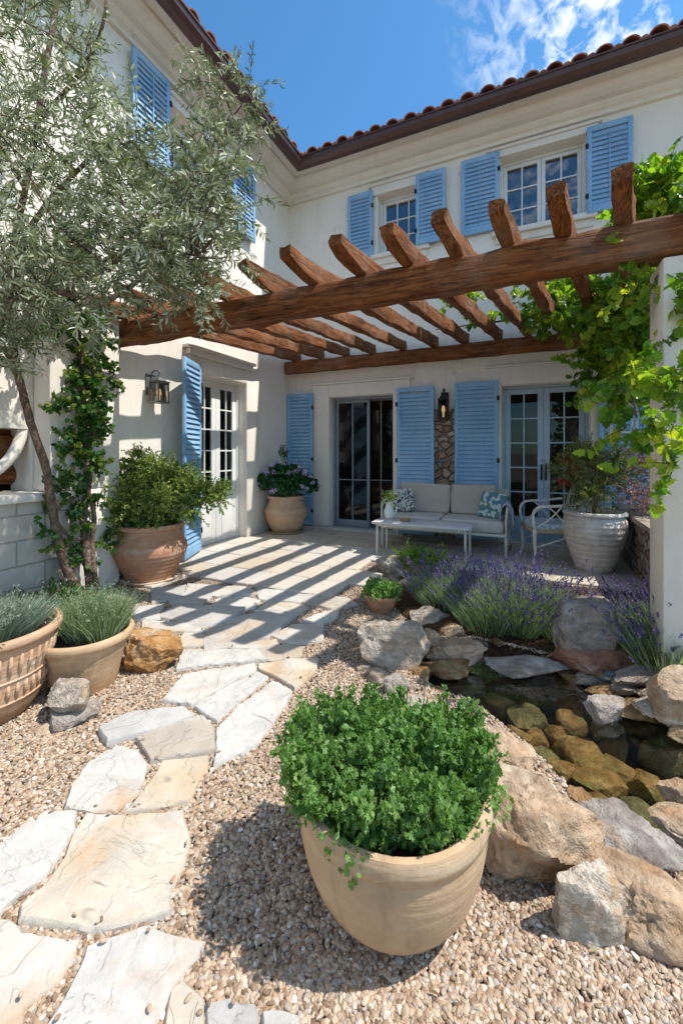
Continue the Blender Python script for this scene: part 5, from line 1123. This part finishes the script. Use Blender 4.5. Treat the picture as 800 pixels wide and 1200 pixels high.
# ---------------------------------------------------------------- lavender
def lavender(c_, rad, h_, nst, nfl, label, sx=1.0):
    root = empty('lavender', c_); tag(root, label, 'lavender', 'lavender bushes behind the pond'); ml, mf = MB(), MB()
    for k in range(10):
        a_ = rng.uniform(0, 2*PI); q = rng.uniform(0, rad*.6); cc = (math.cos(a_)*q*sx, math.sin(a_)*q, 0)
        tuft(ml, cc, rad*.8, h_*.82, nst//10, .0048, .75, 0, 1, .35)
        ends = tuft(ml, cc, rad*.8, h_*1.12, nfl//10, .0026, .72, .3, 1, .3)
        ends += tuft(ml, cc, rad*.85, h_*.82, nfl//11, .0026, .85, .3, 1, .3)
        for e, d in ends:
            n_ = 12; t_ = np.linspace(0, 1, n_)[:, None]; P = np.array(e)[None, :]-np.array(d)[None, :]*(.05*t_); rd = rand_dirs(n_)
            leaf_cloud(mf, P, rd*.8+np.array(d)[None, :]*.8, rand_dirs(n_), np.full(n_, .012), np.full(n_, .009), 'oval')
    ml.build('stems', M['lav_leaf'], root, rnd=True); mf.build('flowers', M['lav_flower'], root, rnd=True)
lavender((-.66, 3.50, .02), .32, .40, 1900, 130, 'smallest lavender bush, just right of the small potted greenery')
lavender((-.06, 3.26, .03), .43, .44, 3300, 330, 'broad lavender bush in the middle of the bed behind the pond', 1.25)
lavender((.76, 3.10, .03), .36, .42, 3300, 280, 'lavender bush at the right in front of the white pillar', 1.2)
# ================================================================ ROCKS
def rock(name, c_, dims, mat, label, seed, rz=0, planes=20, cat='rock', group='rocks around the pond', sub=4, tilt=(0, 0), rough=.085, flat=0):
    r_ = random.Random(seed); bm = bmesh.new(); bmesh.ops.create_icosphere(bm, subdivisions=sub, radius=1)
    pl = []
    for _ in range(planes):
        d = Vector((r_.gauss(0, 1), r_.gauss(0, 1), r_.gauss(0, 1))).normalized(); pl.append((d, r_.uniform(.58, .98)))
    pl.append((Vector((0, 0, 1)), .72+flat*.0))
    off = Vector((seed*1.7, seed*.3, 0))
    for v in bm.verts:
        n_ = v.co.normalized(); rr_ = min([1.12*(abs(n_.x)**4+abs(n_.y)**4+abs(n_.z)**4)**-.25]+[dd/max(n_.dot(d), 1e-3) for d, dd in pl if n_.dot(d) > .05])
        rr_ += rough*noise.fractal(n_*2.2+off, 1, 2, 5)+rough*.5*noise.fractal(n_*7+off, 1, 2, 3); rr_ -= rough*.55*abs(noise.noise(n_*4.5+off)); v.co = n_*rr_
    mm = Mx((0, 0, 0), rz=rz, rx=tilt[0], ry=tilt[1]) @ Matrix.Diagonal((dims[0]/1.7, dims[1]/1.7, dims[2]/1.55, 1))
    for v in bm.verts: v.co = mm @ v.co
    m = MB(); m.bm(bm); o = m.build(name, mat, smooth=True, loc=c_, sharp=38)
    if label: tag(o, label, cat, group)
    return o
RK = []
def rpx(name, x0, x1, y0, y1, mat, label, seed, dep=.8, zb=-.02, group='rocks around the pond', cat='rock', rz=None, **k):
    """a rock standing at ground spot ((x0+x1)/2, y1) filling the photographed box"""
    cx = (x0+x1)/2; g = G(cx, y1, max(zb, -.075) if zb < 0 else zb); Z = depth(g); w_ = (x1-x0)/F_PX*Z; dd = w_*dep
    c_ = Vector((g.x, g.y, 0))*(1+dd*.42/Z); c_.z = g.z; Zc = depth(c_); w_ = (x1-x0)/F_PX*Zc
    ztop = HC+(HY-y0)/F_PX*(Zc+dd*.12); h_ = max(.04, ztop-g.z)
    c_.z = g.z+h_*.46
    RK.append((c_.copy(), label)); return rock(name, c_, (w_*1.06, dd, h_*1.12), mat, label, seed, rz=(TH if rz is None else rz), **k)
rpx('boulder', 422, 498, 722, 792, M['rk_pale'], 'pale rough boulder beside the gravel at the pond head, in front of the small pot', 3)
rpx('rock', 480, 528, 712, 738, M['rk_pale'], 'flat pale rock between the pale boulder and the lavender', 5)
rpx('rock', 516, 545, 732, 752, M['rk_tan'], 'small tan rock tucked behind the honeycombed flat rock', 6)
rpx('rock', 494, 514, 736, 768, M['rk_tan'], 'small tan rock wedged right of the pale boulder', 8)
rpx('rock', 505, 568, 748, 778, M['rk_tan'], 'honeycombed flat tan rock overhanging the pond head', 9, dep=.6)
rpx('rock', 500, 555, 772, 796, M['rk_wet'], 'wet ochre ledge stone under the honeycombed rock', 10, dep=.5, zb=-.09)
rpx('rock', 476, 505, 780, 808, M['rk_wet'], 'wet amber stone at the left end of the pond', 11, zb=-.07)
rpx('rock', 447, 482, 790, 822, M['rk_grey'], 'grey rock below the pale boulder', 12)
rpx('rock', 430, 452, 785, 808, M['rk_pale'], 'small whitish rock left of the grey rock below the pale boulder', 13)
rpx('rock', 448, 500, 812, 842, M['rk_pale'], 'flat whitish rock at the pond edge just above the herb', 14)
rpx('rock', 577, 668, 770, 796, M['rk_grey'], 'long grey slab on the far bank below the broad lavender', 15, dep=.38, zb=-.05)
rpx('boulder', 644, 722, 700, 776, M['rk_grey'], 'grey rugged boulder behind the rusty red one', 16, zb=.05)
rpx('boulder', 656, 736, 752, 796, M['rk_rust'], 'smooth rusty red boulder on the far bank', 17, dep=.6, zb=-.03)
rpx('rock', 655, 685, 786, 802, M['rk_wet'], 'small orange stone at the waterline below the rusty boulder', 18, zb=-.08)
rpx('rock', 676, 704, 788, 806, M['rk_grey'], 'small round grey stone left of the bluish one', 19, zb=-.06)
rpx('rock', 702, 724, 783, 804, M['rk_blue'], 'small bluish stone below the rusty boulder', 20, zb=-.05)
rpx('rock', 718, 782, 780, 812, M['rk_grey'], 'elongated grey rock between the rusty boulder and the tall pinkish one', 21, dep=.5)
rpx('boulder', 774, 835, 776, 856, M['rk_tan'], 'tall pinkish tan boulder cut by the right edge', 22, dep=.7)
rpx('rock', 690, 738, 802, 824, M['rk_wet'], 'flat amber ledge stone at the right waterline', 23, dep=.5, zb=-.07)
rpx('rock', 686, 730, 818, 848, M['rk_grey'], 'flat grey green slab slanting into the water on the right', 24, dep=.6, zb=-.085)
rpx('rock', 720, 778, 818, 850, M['rk_wet'], 'yellowish layered slab under the white stone on the right bank', 25, dep=.6, zb=-.08)
rpx('rock', 746, 777, 820, 842, M['rk_pale'], 'white rounded stone on the yellowish slab', 26, zb=-.0)
rpx('rock', 752, 770, 808, 820, M['rk_pale'], 'smallest white stone on the right bank', 27, zb=.01)
rpx('rock', 782, 812, 848, 874, M['rk_orange'], 'orange brown rock at the right edge by the water', 28, zb=-.07)
rpx('boulder', 552, 672, 914, 1066, M['rk_tan'], 'largest tan boulder on the near bank right behind the herb pot', 31, dep=.85, planes=18, sub=5)
rpx('boulder', 535, 632, 850, 965, M['rk_tan'], 'long tan boulder sloping down from the herb to the largest one', 33, dep=1.0, planes=16, sub=5)
rpx('boulder', 660, 772, 960, 1042, M['rk_grey'], 'violet grey boulder on the near bank right of the largest one', 34, dep=.8, planes=14, sub=5)
rpx('boulder', 652, 728, 1015, 1122, M['rk_slab'], 'upright pale slab rock in front of the violet grey boulder', 36, dep=.5, planes=12, sub=5)
rpx('boulder', 714, 822, 1026, 1138, M['rk_tan'], 'tan boulder with a pale top in the lower right corner', 38, dep=.7, planes=13, sub=5)
rpx('rock', 764, 806, 1000, 1030, M['rk_rust'], 'small dark brown rock above the lower right boulder', 39, dep=.8)
rpx('boulder', 770, 840, 955, 1004, M['rk_tan'], 'tan rock cut by the right edge above the dark brown one', 40, dep=.8)
rpx('rock', 786, 830, 920, 958, M['rk_tan'], 'small tan rock at the right edge above the cut tan rock', 41, dep=.8)
rpx('boulder', 146, 212, 738, 796, M['rk_orange'], 'orange and white boulder between the buff pot and the path', 43, group='rocks beside the left pots', sub=5)
rpx('rock', 54, 108, 794, 836, M['rk_pale'], 'whitish rough rock stacked on a grey one by the left pots', 44, group='rocks beside the left pots', zb=.06)
rpx('rock', 54, 114, 826, 862, M['rk_grey'], 'grey rock under the whitish one by the left pots', 45, group='rocks beside the left pots')
rpx('rock', 40, 68, 848, 866, M['rk_tan'], 'small flat tan stone at the foot of the grey rock by the carved pot', 46, group='rocks beside the left pots')
rpx('rock', 96, 116, 820, 846, M['rk_pale'], 'small pale stone right of the grey rock by the buff pot', 47, group='rocks beside the left pots')
rpx('rock', 418, 440, 776, 792, M['rk_pale'], 'little pale stone at the gravel edge below the pale boulder', 48)
rpx('rock', 440, 470, 650, 676, M['rk_pale'], 'low pale stone behind the small terracotta pot', 49)
rpx('rock', 470, 512, 676, 694, M['rk_tan'], 'low tan stone left of the smallest lavender', 50)
# stones seen through the water
subm = [(548,560),(590,600),(0,0)]
SW = [(568, 605, 815, 838, 'y'), (588, 635, 832, 858, 'g'), (615, 642, 850, 875, 'y'), (588, 615, 852, 880, 'y'), (617, 658, 872, 905, 'g'), (648, 700, 865, 905, 'y'), (645, 685, 888, 920, 'y'), (700, 745, 885, 920, 'y'), (675, 735, 905, 940, 'y'), (690, 725, 845, 870, 'g'), (520, 552, 830, 850, 'g'), (640, 670, 845, 868, 'y'), (735, 775, 905, 935, 'y'), (540, 572, 800, 818, 'g'), (655, 690, 820, 838, 'g'), (560, 590, 858, 880, 'y'), (745, 790, 870, 898, 'g'), (600, 640, 905, 930, 'y'), (680, 715, 935, 960, 'y'), (730, 770, 935, 965, 'g'), (605, 640, 800, 820, 'y'), (570, 600, 790, 806, 'y'), (640, 668, 808, 824, 'g'), (700, 735, 860, 885, 'y'), (655, 685, 838, 856, 'y'), (545, 566, 842, 862, 'y')]
wl_ = ['amber stone under water, farthest left and brightest', 'olive green flat stone under water next to the amber one', 'small ochre stone under water in mid pond', 'ochre stone under water near the long tan boulder', 'round olive green stone under water near the near bank', 'large ochre stone under water in mid pond', 'ochre flat stone under water behind the largest boulder', 'ochre stone under water in the right half of the pond', 'broad ochre stone under water close to the violet grey boulder', 'greenish stone under water towards the right ledge', 'greenish stone under water near the pond head', 'small ochre stone under water between the larger ones', 'ochre stone under water near the right edge', 'dim greenish stone under water at the pond head', 'dim greenish stone under water below the rusty boulder', 'ochre stone under water touching the long tan boulder', 'greenish stone under water by the right edge', 'ochre stone under water hidden partly by the largest boulder', 'ochre stone under water nearest the violet grey boulder', 'greenish stone under water at the near right bank', 'dim ochre stone under water below the far slab', 'small ochre stone under water closest to the far slab', 'small greenish stone under water left of the slanting green slab', 'ochre stone under water beneath the yellowish ledge', 'ochre stone under water in the very middle of the pond', 'small ochre stone under water beside the herb foliage']
M['rk_mossy'] = m_rock('mossy_wet_rock', [(.06, .055, .03), (.17, .145, .08), (.32, .265, .165)], 5, (.25, .15, .05), .7, .35)
for i, ((x0, x1, y0, y1, kd), lab) in enumerate(zip(SW, wl_)):
    g = G((x0+x1)/2, (y0+y1)/2, -.20); Z = depth(g); w_ = (x1-x0)/F_PX*Z*.84
    if not inpoly(g.x, g.y, POND): continue
    rock('pond_stone', (g.x, g.y, -.20-rng.uniform(0, .04)), (w_, (y1-y0)/F_PX*Z*1.15, .12), M['rk_mossy'] if kd == 'g' else M['rk_wet'], lab, 60+i, rz=rng.uniform(-.5, .5)+TH, sub=3, cat='stone', group='stones lying in the pond', rough=.02, planes=8)

# ---------------------------------------------------------------- dry leaves lying about
ml = MB(); P = []
while len(P) < 150:
    Z = .9+3.2*rng.random(); u = rng.uniform(-.85, .8); p = (Z*(u*CT-ST), Z*(u*ST+CT))
    if p[0] < -3.6 or inpoly(p[0], p[1], POND) or rng.random() < .3: continue
    if any(inpoly(p[0], p[1], Q) for Q in PL): continue
    P.append((p[0], p[1], .039 if inpoly(p[0], p[1], PATIO) else .022))
n = len(P); Dr = rand_dirs(n); Dr[:, 2] *= .15
leaf_cloud(ml, np.array(P), Dr, np.tile([0, 0, 1.0], (n, 1))+nr.normal(0, .2, (n, 3)), nr.uniform(.015, .032, n), nr.uniform(.005, .010, n), 'lance')
tag(ml.build('fallen_leaves', m_leaf('dry_leaf', [(.10, .05, .02), (.24, .14, .06), (.34, .27, .14), (.20, .22, .10)], .1), rnd=True), 'dry olive leaves scattered over gravel and flagstones', 'leaf litter', kind='stuff')

# ---------------------------------------------------------------- small cobbles that bed the pond rocks
cb = []
used_ = set()
for i in range(40):
    a = rng.uniform(0, len(POND)); k = int(a) % len(POND); t_ = a-int(a); p, q = Vector(POND[k-1]), Vector(POND[k]); w_ = p.lerp(q, t_); cen = Vector((.25, 2.3)); w_ = w_+(w_-cen).normalized()*rng.uniform(-.03, .10)
    if w_.x > .9: continue
    s_ = rng.uniform(.03, .075); ck_ = rng.choice([('rk_pale', 'whitish'), ('rk_tan', 'tan'), ('rk_grey', 'grey'), ('rk_wet', 'ochre'), ('rk_rust', 'rusty')])
    nb = min(RK, key=lambda q: (q[0].xy-w_).length)[1]; nb = re.split(r' (?:on|behind|between|below|beside|wedged|tucked|overhanging|under|at|just|cut|sloping|with|slanting|in|left|right|by|above|of the orange) ', nb)[0]
    lab_ = 'small %s cobble %s the %s at the pond edge' % (ck_[1], 'left of' if w_.x < min(RK, key=lambda q: (q[0].xy-w_).length)[0].x else 'right of', nb)
    if lab_ in used_: continue
    used_.add(lab_)
    rock('cobble', (w_.x, w_.y, rng.uniform(-.03, .015)), (s_*1.3, s_, s_*.7), M[ck_[0]], lab_, 200+i, rz=rng.uniform(0, 3), sub=3, cat='cobble', group='cobbles along the pond edge', planes=8, rough=.04)
